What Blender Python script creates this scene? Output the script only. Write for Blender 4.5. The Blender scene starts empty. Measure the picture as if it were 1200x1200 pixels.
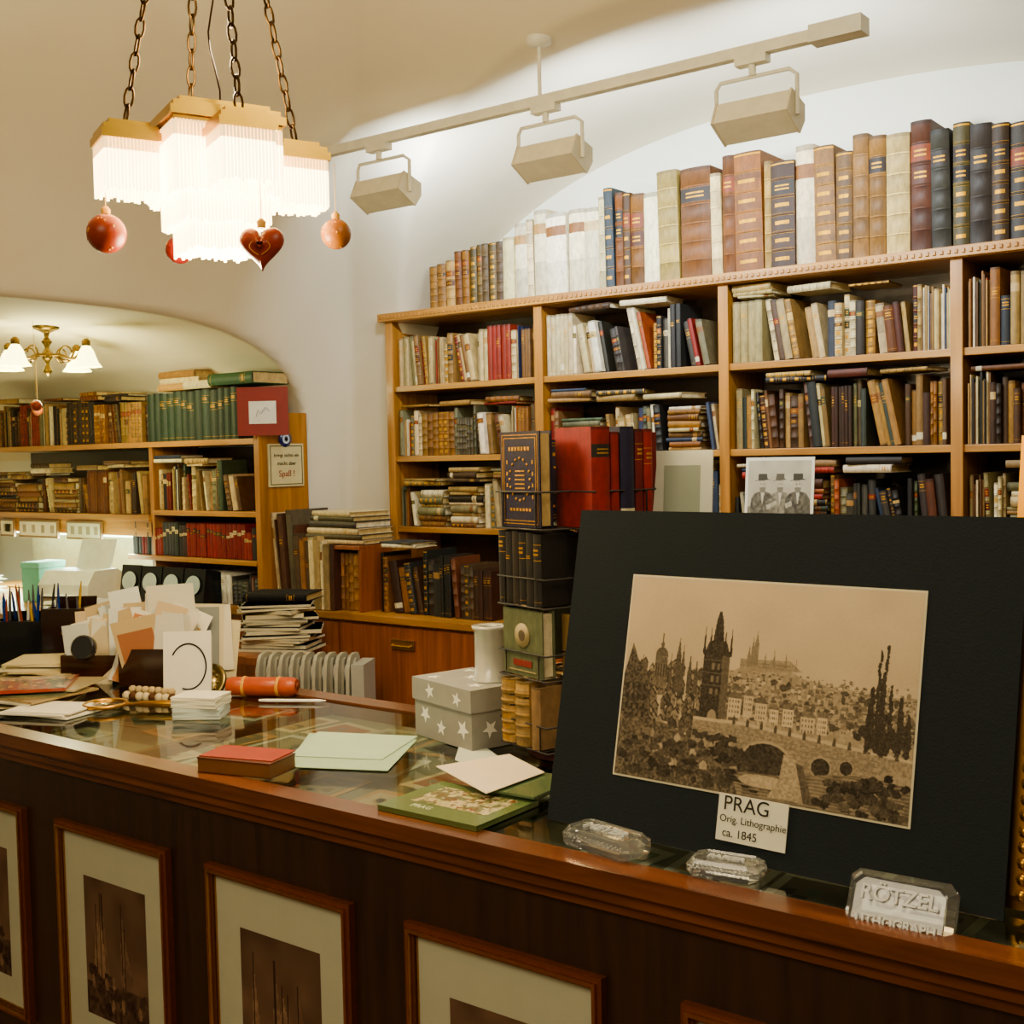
import bpy, math, random
import numpy as np
from mathutils import Vector, Matrix
pi=math.pi
SC=bpy.context.scene
RN=random.Random(7)
def lin(c):
    return tuple((x/12.92 if x<=.04045 else ((x+.055)/1.055)**2.4) for x in c[:3])
# ================= materials =================
def newmat(name):
    m=bpy.data.materials.new(name); m.use_nodes=True
    nt=m.node_tree; b=nt.nodes["Principled BSDF"]; return m,nt,b
def attr_mat(name,rough=.6,noise=.25,scale=40,metal=0,gold=False,spec=.5,coat=0,bump=.0,sat=1.12,stretch=None):
    m,nt,b=newmat(name)
    a=nt.nodes.new("ShaderNodeAttribute"); a.attribute_name="Col"
    tc=nt.nodes.new("ShaderNodeTexCoord")
    n=nt.nodes.new("ShaderNodeTexNoise"); n.inputs["Scale"].default_value=scale; n.inputs["Detail"].default_value=8; n.inputs["Roughness"].default_value=.65
    if stretch:
        mp=nt.nodes.new("ShaderNodeMapping"); mp.inputs["Scale"].default_value=stretch
        nt.links.new(tc.outputs["Object"],mp.inputs["Vector"]); nt.links.new(mp.outputs[0],n.inputs["Vector"])
    else: nt.links.new(tc.outputs["Object"],n.inputs["Vector"])
    mr=nt.nodes.new("ShaderNodeMapRange"); mr.inputs[1].default_value=.3; mr.inputs[2].default_value=.7
    mr.inputs[3].default_value=1-noise; mr.inputs[4].default_value=1+noise*.6
    nt.links.new(n.outputs["Fac"],mr.inputs[0])
    hs=nt.nodes.new("ShaderNodeHueSaturation"); hs.inputs["Saturation"].default_value=sat
    nt.links.new(a.outputs["Color"],hs.inputs["Color"])
    mx=nt.nodes.new("ShaderNodeVectorMath"); mx.operation='SCALE'
    nt.links.new(hs.outputs[0],mx.inputs[0]); nt.links.new(mr.outputs[0],mx.inputs["Scale"])
    nt.links.new(mx.outputs[0],b.inputs["Base Color"])
    b.inputs["Roughness"].default_value=rough; b.inputs["Metallic"].default_value=metal
    b.inputs["Specular IOR Level"].default_value=spec
    if coat: b.inputs["Coat Weight"].default_value=coat; b.inputs["Coat Roughness"].default_value=.1
    if gold: nt.links.new(a.outputs["Alpha"],b.inputs["Metallic"])
    if bump:
        bp=nt.nodes.new("ShaderNodeBump"); bp.inputs["Strength"].default_value=bump; bp.inputs["Distance"].default_value=.003
        nt.links.new(n.outputs["Fac"],bp.inputs["Height"]); nt.links.new(bp.outputs[0],b.inputs["Normal"])
    return m
def wood(name,c1,c2,axis,rough=.4,scale=3.,coat=.2):
    m,nt,b=newmat(name)
    tc=nt.nodes.new("ShaderNodeTexCoord"); mp=nt.nodes.new("ShaderNodeMapping")
    s=[scale*9]*3; s[axis]=scale*.6; mp.inputs["Scale"].default_value=s
    nt.links.new(tc.outputs["Object"],mp.inputs["Vector"])
    n=nt.nodes.new("ShaderNodeTexNoise"); n.inputs["Scale"].default_value=1.2; n.inputs["Detail"].default_value=8; n.inputs["Distortion"].default_value=.6
    nt.links.new(mp.outputs[0],n.inputs["Vector"])
    r=nt.nodes.new("ShaderNodeValToRGB"); r.color_ramp.elements[0].position=.32; r.color_ramp.elements[1].position=.68
    r.color_ramp.elements[0].color=(*lin(c1),1); r.color_ramp.elements[1].color=(*lin(c2),1)
    nt.links.new(n.outputs["Fac"],r.inputs[0]); nt.links.new(r.outputs[0],b.inputs["Base Color"])
    b.inputs["Roughness"].default_value=rough; b.inputs["Coat Weight"].default_value=coat; b.inputs["Coat Roughness"].default_value=.15
    bp=nt.nodes.new("ShaderNodeBump"); bp.inputs["Strength"].default_value=.15; bp.inputs["Distance"].default_value=.001
    nt.links.new(n.outputs["Fac"],bp.inputs["Height"]); nt.links.new(bp.outputs[0],b.inputs["Normal"])
    return m
def emis(name,col,st):
    m,nt,b=newmat(name); b.inputs["Base Color"].default_value=(*lin(col),1)
    b.inputs["Emission Color"].default_value=(*lin(col),1); b.inputs["Emission Strength"].default_value=st
    n=nt.nodes.new("ShaderNodeTexNoise"); n.inputs["Scale"].default_value=30
    mr=nt.nodes.new("ShaderNodeMapRange"); mr.inputs[3].default_value=st*.8; mr.inputs[4].default_value=st*1.2
    nt.links.new(n.outputs["Fac"],mr.inputs[0]); nt.links.new(mr.outputs[0],b.inputs["Emission Strength"])
    return m
def plaster(name,c,c2,sc=1.5):
    m,nt,b=newmat(name)
    tc=nt.nodes.new("ShaderNodeTexCoord")
    n=nt.nodes.new("ShaderNodeTexNoise"); n.inputs["Scale"].default_value=sc; n.inputs["Detail"].default_value=5
    nt.links.new(tc.outputs["Object"],n.inputs["Vector"])
    r=nt.nodes.new("ShaderNodeValToRGB"); r.color_ramp.elements[0].position=.3; r.color_ramp.elements[1].position=.7
    r.color_ramp.elements[0].color=(*lin(c),1); r.color_ramp.elements[1].color=(*lin(c2),1)
    nt.links.new(n.outputs["Fac"],r.inputs[0]); nt.links.new(r.outputs[0],b.inputs["Base Color"])
    b.inputs["Roughness"].default_value=.85; b.inputs["Specular IOR Level"].default_value=.2
    n2=nt.nodes.new("ShaderNodeTexNoise"); n2.inputs["Scale"].default_value=7; n2.inputs["Detail"].default_value=6
    nt.links.new(tc.outputs["Object"],n2.inputs["Vector"])
    bp=nt.nodes.new("ShaderNodeBump"); bp.inputs["Strength"].default_value=.35; bp.inputs["Distance"].default_value=.01
    nt.links.new(n2.outputs["Fac"],bp.inputs["Height"]); nt.links.new(bp.outputs[0],b.inputs["Normal"])
    return m
BOOK=attr_mat("book_leather",.58,.38,38,gold=True,bump=.35,sat=1.12,spec=.35,stretch=(2.2,1,.8))
PAINT=attr_mat("painted",.55,.12,20)
PAPER=attr_mat("paper",.8,.05,15,spec=.2)
GLOSS=attr_mat("glossy",.2,.08,20,coat=.5)
BAUB=attr_mat("bauble_lacquer",.35,.15,50,spec=.3,sat=1.25)
METAL=attr_mat("metal",.28,.15,30,metal=1)
BRASS=attr_mat("brass",.33,.10,25,metal=1,sat=1.1)
HONX=wood("honey_wood_x",(.54,.35,.09),(.71,.49,.15),0)
HONZ=wood("honey_wood_z",(.52,.33,.08),(.69,.46,.14),2)
REDX=wood("cabinet_wood_z",(.43,.20,.05),(.60,.32,.09),2)
DRKZ=wood("counter_wood_z",(.14,.08,.045),(.22,.13,.075),2,.35,4)
LIPX=wood("counter_lip_wood",(.30,.15,.06),(.48,.26,.10),0,.25,4,.5)
PLAS=plaster("ceiling_plaster",(.88,.84,.72),(.92,.88,.78))
PLAW=plaster("wall_plaster",(.88,.88,.82),(.92,.92,.87))
FLOORM=wood("floor_wood",(.35,.22,.12),(.5,.33,.2),0,.4,1.5)
def glassmat(name="clear_glass",tr=1,ro=.03):
    m,nt,b=newmat(name); b.inputs["Transmission Weight"].default_value=tr; b.inputs["Roughness"].default_value=ro
    b.inputs["IOR"].default_value=1.5
    n=nt.nodes.new("ShaderNodeTexNoise"); n.inputs["Scale"].default_value=60
    r=nt.nodes.new("ShaderNodeValToRGB"); r.color_ramp.elements[0].color=(.9,.95,.95,1); r.color_ramp.elements[1].color=(1,1,1,1)
    nt.links.new(n.outputs["Fac"],r.inputs[0]); nt.links.new(r.outputs[0],b.inputs["Base Color"])
    return m
GLASS=glassmat(); CAST=glassmat("cast_glass",.95,.04); FROST=glassmat("frosted_glass",.50,.35)
def panemat():
    m=bpy.data.materials.new("counter_glass_pane"); m.use_nodes=True; nt=m.node_tree; nt.nodes.clear()
    o=nt.nodes.new("ShaderNodeOutputMaterial"); t=nt.nodes.new("ShaderNodeBsdfTransparent"); t.inputs[0].default_value=(.92,.97,.94,1)
    g=nt.nodes.new("ShaderNodeBsdfGlossy"); g.inputs["Roughness"].default_value=.035
    f=nt.nodes.new("ShaderNodeFresnel"); f.inputs[0].default_value=1.9; mx=nt.nodes.new("ShaderNodeMixShader")
    n=nt.nodes.new("ShaderNodeTexNoise"); n.inputs["Scale"].default_value=3
    bp=nt.nodes.new("ShaderNodeBump"); bp.inputs["Strength"].default_value=.02; nt.links.new(n.outputs[0],bp.inputs["Height"]); nt.links.new(bp.outputs[0],g.inputs["Normal"])
    nt.links.new(f.outputs[0],mx.inputs[0]); nt.links.new(t.outputs[0],mx.inputs[1]); nt.links.new(g.outputs[0],mx.inputs[2]); nt.links.new(mx.outputs[0],o.inputs[0])
    return m
PANE=panemat()
# ================= mesh builder =================
def T(x,y,z): return Matrix.Translation((x,y,z))
def RZ(a): return Matrix.Rotation(math.radians(a),4,'Z')
def RX(a): return Matrix.Rotation(math.radians(a),4,'X')
def RY(a): return Matrix.Rotation(math.radians(a),4,'Y')
class MB:
    def __init__(s): s.v=[];s.f=[];s.c=[];s.m=[];s.s=[]
    def add(s,vs,fs,col,mat=0,M=None,sm=False,g=0):
        o=len(s.v)
        if M is not None: vs=[tuple(M@Vector(p)) for p in vs]
        s.v.extend(vs)
        multi=isinstance(col,list)
        for i,f in enumerate(fs):
            s.f.append(tuple(o+k for k in f)); cc=col[i] if multi else col
            l=lin(cc); s.c.append((l[0],l[1],l[2],cc[3] if len(cc)>3 else g)); s.m.append(mat); s.s.append(sm)
    def box(s,x0,x1,y0,y1,z0,z1,col=(.8,.8,.8),mat=0,M=None):
        v=[(x0,y0,z0),(x1,y0,z0),(x1,y1,z0),(x0,y1,z0),(x0,y0,z1),(x1,y0,z1),(x1,y1,z1),(x0,y1,z1)]
        s.add(v,[(0,3,2,1),(4,5,6,7),(0,1,5,4),(1,2,6,5),(2,3,7,6),(3,0,4,7)],col,mat,M)
    def prism(s,poly,z0,z1,col,mat=0,M=None,top=None,sm=False):
        n=len(poly); tp=top or poly
        v=[(p[0],p[1],z0) for p in poly]+[(p[0],p[1],z1) for p in tp]
        f=[tuple(range(n-1,-1,-1)),tuple(range(n,2*n))]
        s.add(v,f,col,mat,M)
        s.add(v,[(i,(i+1)%n,n+(i+1)%n,n+i) for i in range(n)],col,mat,M,sm)
    def lathe(s,prof,n,col,mat=0,M=None,sm=True):
        v=[];f=[]
        for r,z in prof:
            for i in range(n):
                a=2*pi*i/n; v.append((r*math.cos(a),r*math.sin(a),z))
        for j in range(len(prof)-1):
            for i in range(n):
                k=(i+1)%n; f.append((j*n+i,j*n+k,(j+1)*n+k,(j+1)*n+i))
        s.add(v,f,col,mat,M,sm)
        if prof[0][0]>1e-5: s.add(v[:n],[tuple(range(n-1,-1,-1))],col,mat,M)
        if prof[-1][0]>1e-5: s.add(v[-n:],[tuple(range(n))],col,mat,M)
    def ball(s,r,col,mat=0,M=None,n=20,sx=1,sz=1):
        s.lathe([(max(r*math.sin(pi*i/(n//2)),1e-6),-r*sz*math.cos(pi*i/(n//2))) for i in range(n//2+1)],n,col,mat,M)
    def tube(s,pts,r,n,col,mat=0,M=None,closed=False,sm=True):
        P=[Vector(p) for p in pts]; v=[];f=[];m=len(P)
        ref=None
        for i,p in enumerate(P):
            if closed: t=P[(i+1)%m]-P[i-1]
            else: t=P[min(i+1,m-1)]-P[max(i-1,0)]
            t.normalize()
            if ref is None:
                ref=Vector((0,0,1)) if abs(t.z)<.9 else Vector((1,0,0))
            a=t.cross(ref).normalized(); b=a.cross(t).normalized(); ref=b
            rr=r[i] if isinstance(r,(list,tuple)) else r
            for k in range(n):
                w=2*pi*k/n+pi/4; v.append(tuple(p+a*rr*math.cos(w)+b*rr*math.sin(w)))
        for i in range(m if closed else m-1):
            j=(i+1)%m
            for k in range(n):
                l=(k+1)%n; f.append((i*n+k,i*n+l,j*n+l,j*n+k))
        s.add(v,f,col,mat,M,sm)
        if not closed: s.add(v[:n],[tuple(range(n))],col,mat,M); s.add(v[-n:],[tuple(range(n))],col,mat,M)
    def pic(s,img,w,h,mat=0,M=None):
        H,W,_=img.shape; o=len(s.v)
        vs=[(w*i/W,0,h*(1-j/H)) for j in range(H+1) for i in range(W+1)]
        if M is not None: vs=[tuple(M@Vector(p)) for p in vs]
        s.v.extend(vs); k=W+1
        for j in range(H):
            for i in range(W):
                a=o+j*k+i; s.f.append((a+k,a+k+1,a+1,a)); c=lin(tuple(img[j,i])); s.c.append((c[0],c[1],c[2],0)); s.m.append(mat); s.s.append(False)
    def build(s,name,mats,parent=None,bevel=0):
        v=np.array(s.v,dtype=float)
        c=Vector(((v[:,0].min()+v[:,0].max())/2,(v[:,1].min()+v[:,1].max())/2,v[:,2].min()))
        if parent is not None: c=Vector((0,0,0))
        me=bpy.data.meshes.new(name); me.from_pydata((v-np.array(c)).tolist(),[],s.f)
        if not isinstance(mats,(list,tuple)): mats=[mats]
        for m in mats: me.materials.append(m)
        me.polygons.foreach_set("material_index",s.m); me.polygons.foreach_set("use_smooth",s.s)
        at=me.color_attributes.new("Col",'FLOAT_COLOR','CORNER')
        cnt=np.array([len(f) for f in s.f]); at.data.foreach_set("color",np.repeat(np.array(s.c,dtype=np.float32),cnt,axis=0).ravel())
        me.update()
        o=bpy.data.objects.new(name,me); SC.collection.objects.link(o); o.location=c
        if parent is not None: o.parent=parent
        if bevel:
            b=o.modifiers.new("bev",'BEVEL'); b.width=bevel; b.segments=2; b.limit_method='ANGLE'
        return o
def text(body,size,M,col,name,parent=None,ext=.0004,align='CENTER'):
    cu=bpy.data.curves.new(name,'FONT'); cu.body=body; cu.size=size; cu.extrude=ext; cu.align_x=align; cu.align_y='CENTER'
    m,nt,b=newmat(name+"_ink"); b.inputs["Base Color"].default_value=(*lin(col),1); b.inputs["Roughness"].default_value=.7
    cu.materials.append(m)
    o=bpy.data.objects.new(name,cu); SC.collection.objects.link(o)
    if parent is not None:
        o.parent=parent; o.matrix_local=Matrix.Translation(-parent.location)@M
    else: o.matrix_world=M
    return o
# ================= pictures (painted into face colours) =================
NR=np.random.RandomState(3)
def vnoise(H,W,cell):
    a=NR.rand(int(H//cell)+3,int(W//cell)+3); y=np.arange(H)/cell; x=np.arange(W)/cell
    yi=y.astype(int); xi=x.astype(int); fy=(y-yi)[:,None]; fx=(x-xi)[None,:]
    fy=fy*fy*(3-2*fy); fx=fx*fx*(3-2*fx)
    A=a[yi][:,xi];B=a[yi][:,xi+1];C=a[yi+1][:,xi];D=a[yi+1][:,xi+1]
    return (A*(1-fx)+B*fx)*(1-fy)+(C*(1-fx)+D*fx)*fy
class Cv:
    def __init__(s,W,H,c): s.W=W;s.H=H;s.a=np.ones((H,W))*c; s.Y,s.X=np.mgrid[0:H,0:W]; s.X=(s.X+.5)/W; s.Y=(s.Y+.5)/H
    def poly(s,pts,val,tex=0,cell=3):
        m=np.zeros((s.H,s.W),bool); n=len(pts)
        for i in range(n):
            x1,y1=pts[i];x2,y2=pts[(i+1)%n]
            if y1==y2: continue
            c=((y1>s.Y)!=(y2>s.Y))&(s.X<(x2-x1)*(s.Y-y1)/(y2-y1)+x1); m^=c
        v=val+(tex*(vnoise(s.H,s.W,cell)-.5) if tex else 0); s.a=np.where(m,v,s.a)
    def ell(s,cx,cy,rx,ry,val,tex=0,cell=3):
        m=((s.X-cx)/rx)**2+((s.Y-cy)/ry)**2<1
        v=val+(tex*(vnoise(s.H,s.W,cell)-.5) if tex else 0); s.a=np.where(m,v,s.a)
    def blob(s,cx,cy,rx,ry,val,tex=.2,cell=4):
        d=((s.X-cx)/rx)**2+((s.Y-cy)/ry)**2+ (vnoise(s.H,s.W,cell)-.5)*1.3
        s.a=np.where(d<1,val+tex*(vnoise(s.H,s.W,2)-.5),s.a)
    def sepia(s,dark=(.10,.085,.07),light=(.80,.70,.58)):
        a=np.clip(s.a,0,1)[...,None]; return np.array(dark)*(1-a)+np.array(light)*a
def blur(a):
    p=np.pad(a,1,mode='edge'); return (p[:-2,1:-1]+p[2:,1:-1]+p[1:-1,:-2]+p[1:-1,2:]+3*a)/7
def prague():
    W,H=480,330; R=random.Random(21)
    c=Cv(W,H,.9); c.a=.95-.12*c.Y+.06*(vnoise(H,W,60)-.5)
    hill=.46-.07*np.exp(-((c.X-.52)/.16)**2)+.014*(vnoise(H,W,14)[0:1,:]-.5)
    m=(c.Y>hill)&(c.X>.28); c.a=np.where(m,.70+.20*(vnoise(H,W,4)-.5),c.a)
    c.poly([(.43,.365),(.60,.355),(.64,.40),(.43,.43)],.66,.16,2)
    for x,h,w in((.47,.275,.006),(.482,.245,.007),(.458,.31,.006),(.545,.33,.005),(.585,.335,.005),(.62,.36,.004),(.515,.34,.005)):
        c.poly([(x-w,.39),(x-w,h+.04),(x-w*.5,h+.02),(x,h-.02),(x+w*.5,h+.02),(x+w,h+.04),(x+w,.39)],.55,.12,2)
    for k in range(26):
        for q in range(2):
            x=.435+.0065*k; c.poly([(x,.375+.016*q),(x+.003,.375+.016*q),(x+.003,.384+.016*q),(x,.384+.016*q)],.48)
    for k in range(560):
        d=(k/560)**.9; y=.425+.215*d+R.uniform(-.010,.010); x=R.uniform(.28 if d<.7 else .38,.995)
        s=.45+.70*d; w=R.uniform(.008,.024)*s; h=R.uniform(.012,.034)*s; v=R.choice([.92,.86,.80,.70,.55,.46,.72])-.06*d
        rf=R.uniform(.30,.56)
        c.poly([(x,y+h),(x,y),(x+w,y),(x+w,y+h)],v,.1,2)
        c.poly([(x-.0015,y+.001),(x+w*R.uniform(.1,.4),y-h*.6),(x+w*R.uniform(.6,.9),y-h*.6),(x+w+.0015,y+.001)],rf,.15,2)
        if w>.012:
            for q in range(2): c.poly([(x+w*(.2+.4*q),y+h*.3),(x+w*(.38+.4*q),y+h*.3),(x+w*(.38+.4*q),y+h*.6),(x+w*(.2+.4*q),y+h*.6)],v-.35)
    for k in range(46): c.blob(R.uniform(.40,.99),R.uniform(.46,.66),R.uniform(.006,.016),R.uniform(.008,.018),.28,.2,3)
    for (x,w,y,h) in((.40,.045,.555,.09),(.455,.03,.535,.10),(.495,.04,.565,.08),(.545,.03,.585,.07),(.65,.045,.60,.07),(.705,.03,.595,.075),(.59,.035,.575,.08)):
        c.poly([(x,y+h),(x,y),(x+w,y),(x+w,y+h)],R.uniform(.86,.97),.08); c.poly([(x-.004,y),(x+.008,y-.028),(x+w-.008,y-.028),(x+w+.004,y)],R.uniform(.38,.5),.2,2)
        for a in range(4):
            for b in range(3): c.poly([(x+w*(.10+.22*a),y+.010+.024*b),(x+w*(.20+.22*a),y+.010+.024*b),(x+w*(.20+.22*a),y+.022+.024*b),(x+w*(.10+.22*a),y+.022+.024*b)],.45)
    for k in range(150):
        d=k/150; x=R.uniform(.0,.30); y=.43+.30*d+R.uniform(-.02,.02); w=R.uniform(.014,.034); h=R.uniform(.03,.07); v=R.uniform(.24,.68)
        c.poly([(x,y+h),(x,y),(x+w*.5,y-.026),(x+w,y),(x+w,y+h)],v,.25,3)
        c.poly([(x-.003,y+.004),(x+w*.5,y-.028),(x+w+.003,y+.004),(x+w*.8,y+.004),(x+w*.5,y-.018)],.16)
        for q in range(3): c.poly([(x+w*(.2+.25*q),y+.012),(x+w*(.3+.25*q),y+.012),(x+w*(.3+.25*q),y+.024),(x+w*(.2+.25*q),y+.024)],.14)
    c.ell(.140,.39,.024,.042,.36,.15); c.poly([(.117,.39),(.163,.39),(.168,.54),(.112,.54)],.42,.2); c.poly([(.137,.36),(.143,.36),(.1415,.28),(.1385,.28)],.3); c.ell(.14,.335,.007,.014,.35)
    for k in range(5): c.poly([(.12+.01*k,.43),(.124+.01*k,.43),(.124+.01*k,.49),(.12+.01*k,.49)],.2)
    for x,t,w in((.205,.30,.010),(.222,.335,.007),(.250,.375,.009),(.275,.395,.008),(.07,.40,.010),(.178,.38,.006)):
        c.poly([(x-w,.56),(x-w,t+.09),(x-w*.6,t+.06),(x,t-.01),(x+w*.6,t+.06),(x+w,t+.09),(x+w,.56)],.32,.2,2)
    c.poly([(0,.5),(.025,.34),(.05,.42),(.085,.47),(.115,.66),(.12,.95),(0,.95)],.28,.35,3)
    for a in range(4):
        for b in range(6): c.poly([(.015+.022*a,.54+.05*b),(.024+.022*a,.54+.05*b),(.024+.022*a,.57+.05*b),(.015+.022*a,.57+.05*b)],.12)
    c.poly([(.298,.67),(.298,.365),(.293,.36),(.293,.345),(.302,.345),(.312,.30),(.326,.29),(.334,.19),(.341,.15),(.349,.15),(.357,.19),(.365,.29),(.378,.30),(.388,.345),(.397,.345),(.397,.36),(.392,.365),(.392,.67)],.18,.22,2)
    c.poly([(.365,.36),(.392,.365),(.392,.67),(.368,.67)],.36,.15,2)
    for x in(.297,.393,.318,.371): c.poly([(x-.005,.355),(x-.003,.29),(x,.225),(x+.003,.29),(x+.005,.355)],.15)
    for y in(.40,.46,.52):
        c.poly([(.330,y),(.340,y),(.340,y+.030),(.330,y+.030)],.5); c.poly([(.35,y),(.359,y),(.359,y+.030),(.35,y+.030)],.45)
    for y in(.385,.445,.505): c.poly([(.296,y),(.394,y),(.394,y+.004),(.296,y+.004)],.42)
    c.ell(.345,.665,.017,.045,.65)
    c.poly([(.28,.675),(.45,.668),(.6,.685),(.8,.712),(1,.735),(1,.80),(.84,.81),(.7,.87),(.48,.85),(.28,.80)],.62,.25,3)
    for k in range(6):
        yy=.70+.024*k; c.poly([(.30,yy),(.9,yy+.05),(.9,yy+.052),(.30,yy+.003)],.46)
    c.poly([(.28,.665),(.45,.660),(.6,.676),(1,.724),(1,.737),(.6,.692),(.45,.676),(.28,.68)],.86,.08)
    for x,y,r,h in((.545,.83,.080,.085),(.385,.765,.030,.040),(.725,.815,.030,.042),(.805,.80,.020,.030)):
        c.ell(x,y,r*1.12,h*1.14,.76,.1); c.ell(x,y,r,h,.18,.22)
    for i in range(12):
        x=.42+.048*i; y=.675+.0055*i; c.poly([(x,y),(x+.002,y-.03),(x+.006,y-.042),(x+.010,y-.03),(x+.012,y)],.28)
    n6=vnoise(H,W,7); m=c.Y>(.855-.03*np.sin(c.X*9)); c.a=np.where(m,.46+.25*(n6-.4)+.10*np.sin(c.Y*400+3*n6),c.a)
    c.ell(.545,.92,.085,.03,.80,.2); c.poly([(.605,.78),(.65,.80),(.69,.985),(.56,.985),(.595,.9)],.74,.3,3)
    c.poly([(.645,.81),(.67,.82),(.71,.985),(.68,.985)],.33,.2)
    c.poly([(0,.70),(.18,.72),(.33,.80),(.42,.86),(.46,1),(0,1)],.34,.4,3)
    for k in range(30):
        x=R.uniform(.1,.40); y=R.uniform(.72,.9); w=R.uniform(.010,.028); c.poly([(x,y+.025),(x,y),(x+w*.5,y-.018),(x+w,y),(x+w,y+.025)],R.choice([.65,.75,.45,.25]),.15)
    for i in range(90): c.blob(R.uniform(.02,.44),R.uniform(.80,.98),R.uniform(.008,.022),R.uniform(.010,.022),R.uniform(.08,.30),.2,3)
    for i in range(40): c.blob(R.gauss(.42,.03),R.gauss(.81,.028),.014,.018,R.uniform(.08,.28),.2,3)
    for i in range(60): c.blob(R.gauss(.87,.05),R.gauss(.89,.03),.014,.018,R.uniform(.07,.28),.2,3)
    for i in range(30): c.blob(R.uniform(.72,.99),R.uniform(.92,.99),.018,.016,R.uniform(.1,.34),.2,3)
    for i in range(12): c.blob(.29+.013*i,.75+R.uniform(-.01,.01),.011,.016,.2,.2,3)
    for x,y in((.47,.95),(.50,.965),(.44,.93)): c.poly([(x,y),(x+.03,y),(x+.025,y+.01),(x+.005,y+.01)],.12)
    for x,t,w in((.885,.27,.0085),(.903,.24,.0095),(.868,.44,.013),(.925,.43,.009),(.955,.48,.012),(.898,.38,.012),(.98,.55,.012)):
        for q in range(8): c.blob(x+R.uniform(-.003,.003),t+(.70-t)*(q+.5)/8,w*(.5+.07*q),.035,.18,.2,3)
    for i in range(34): c.blob(R.gauss(.90,.04),R.gauss(.64,.03),.012,.020,.18,.2,3)
    c.a=.55*c.a+.45*blur(c.a)
    low=np.clip((c.Y-.30)/.2,0,1)
    c.a+= (.04+.07*low)*(NR.rand(H,W)-.5)+.04*low*np.sin((c.X*W+c.Y*H)*1.9)
    return c.sepia((.11,.095,.08),(.85,.77,.64))
def shipscene(seed):
    r=random.Random(seed); c=Cv(72,92,.45); c.a=.40+.22*(vnoise(92,72,14)-.5)+.1*c.Y
    for i in range(5):
        x=r.uniform(.15,.75); t=r.uniform(.12,.4); w=r.uniform(.06,.16)
        c.poly([(x,t),(x+w,.70),(x-w*.4,.72)],r.uniform(.5,.72),.25,3); c.poly([(x-.008,t-.05),(x+.008,t-.05),(x+.008,.8),(x-.008,.8)],.1)
    c.poly([(0,.76),(1,.72),(1,1),(0,1)],.28,.4,3)
    for i in range(20): c.blob(r.uniform(.05,.95),r.uniform(.66,.92),.05,.045,r.uniform(.08,.3),.3,3)
    for i in range(6): c.blob(r.uniform(.1,.9),r.uniform(.7,.9),.03,.05,.65,.3,3)
    return c.sepia((.14,.09,.07),(.72,.58,.45))
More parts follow.
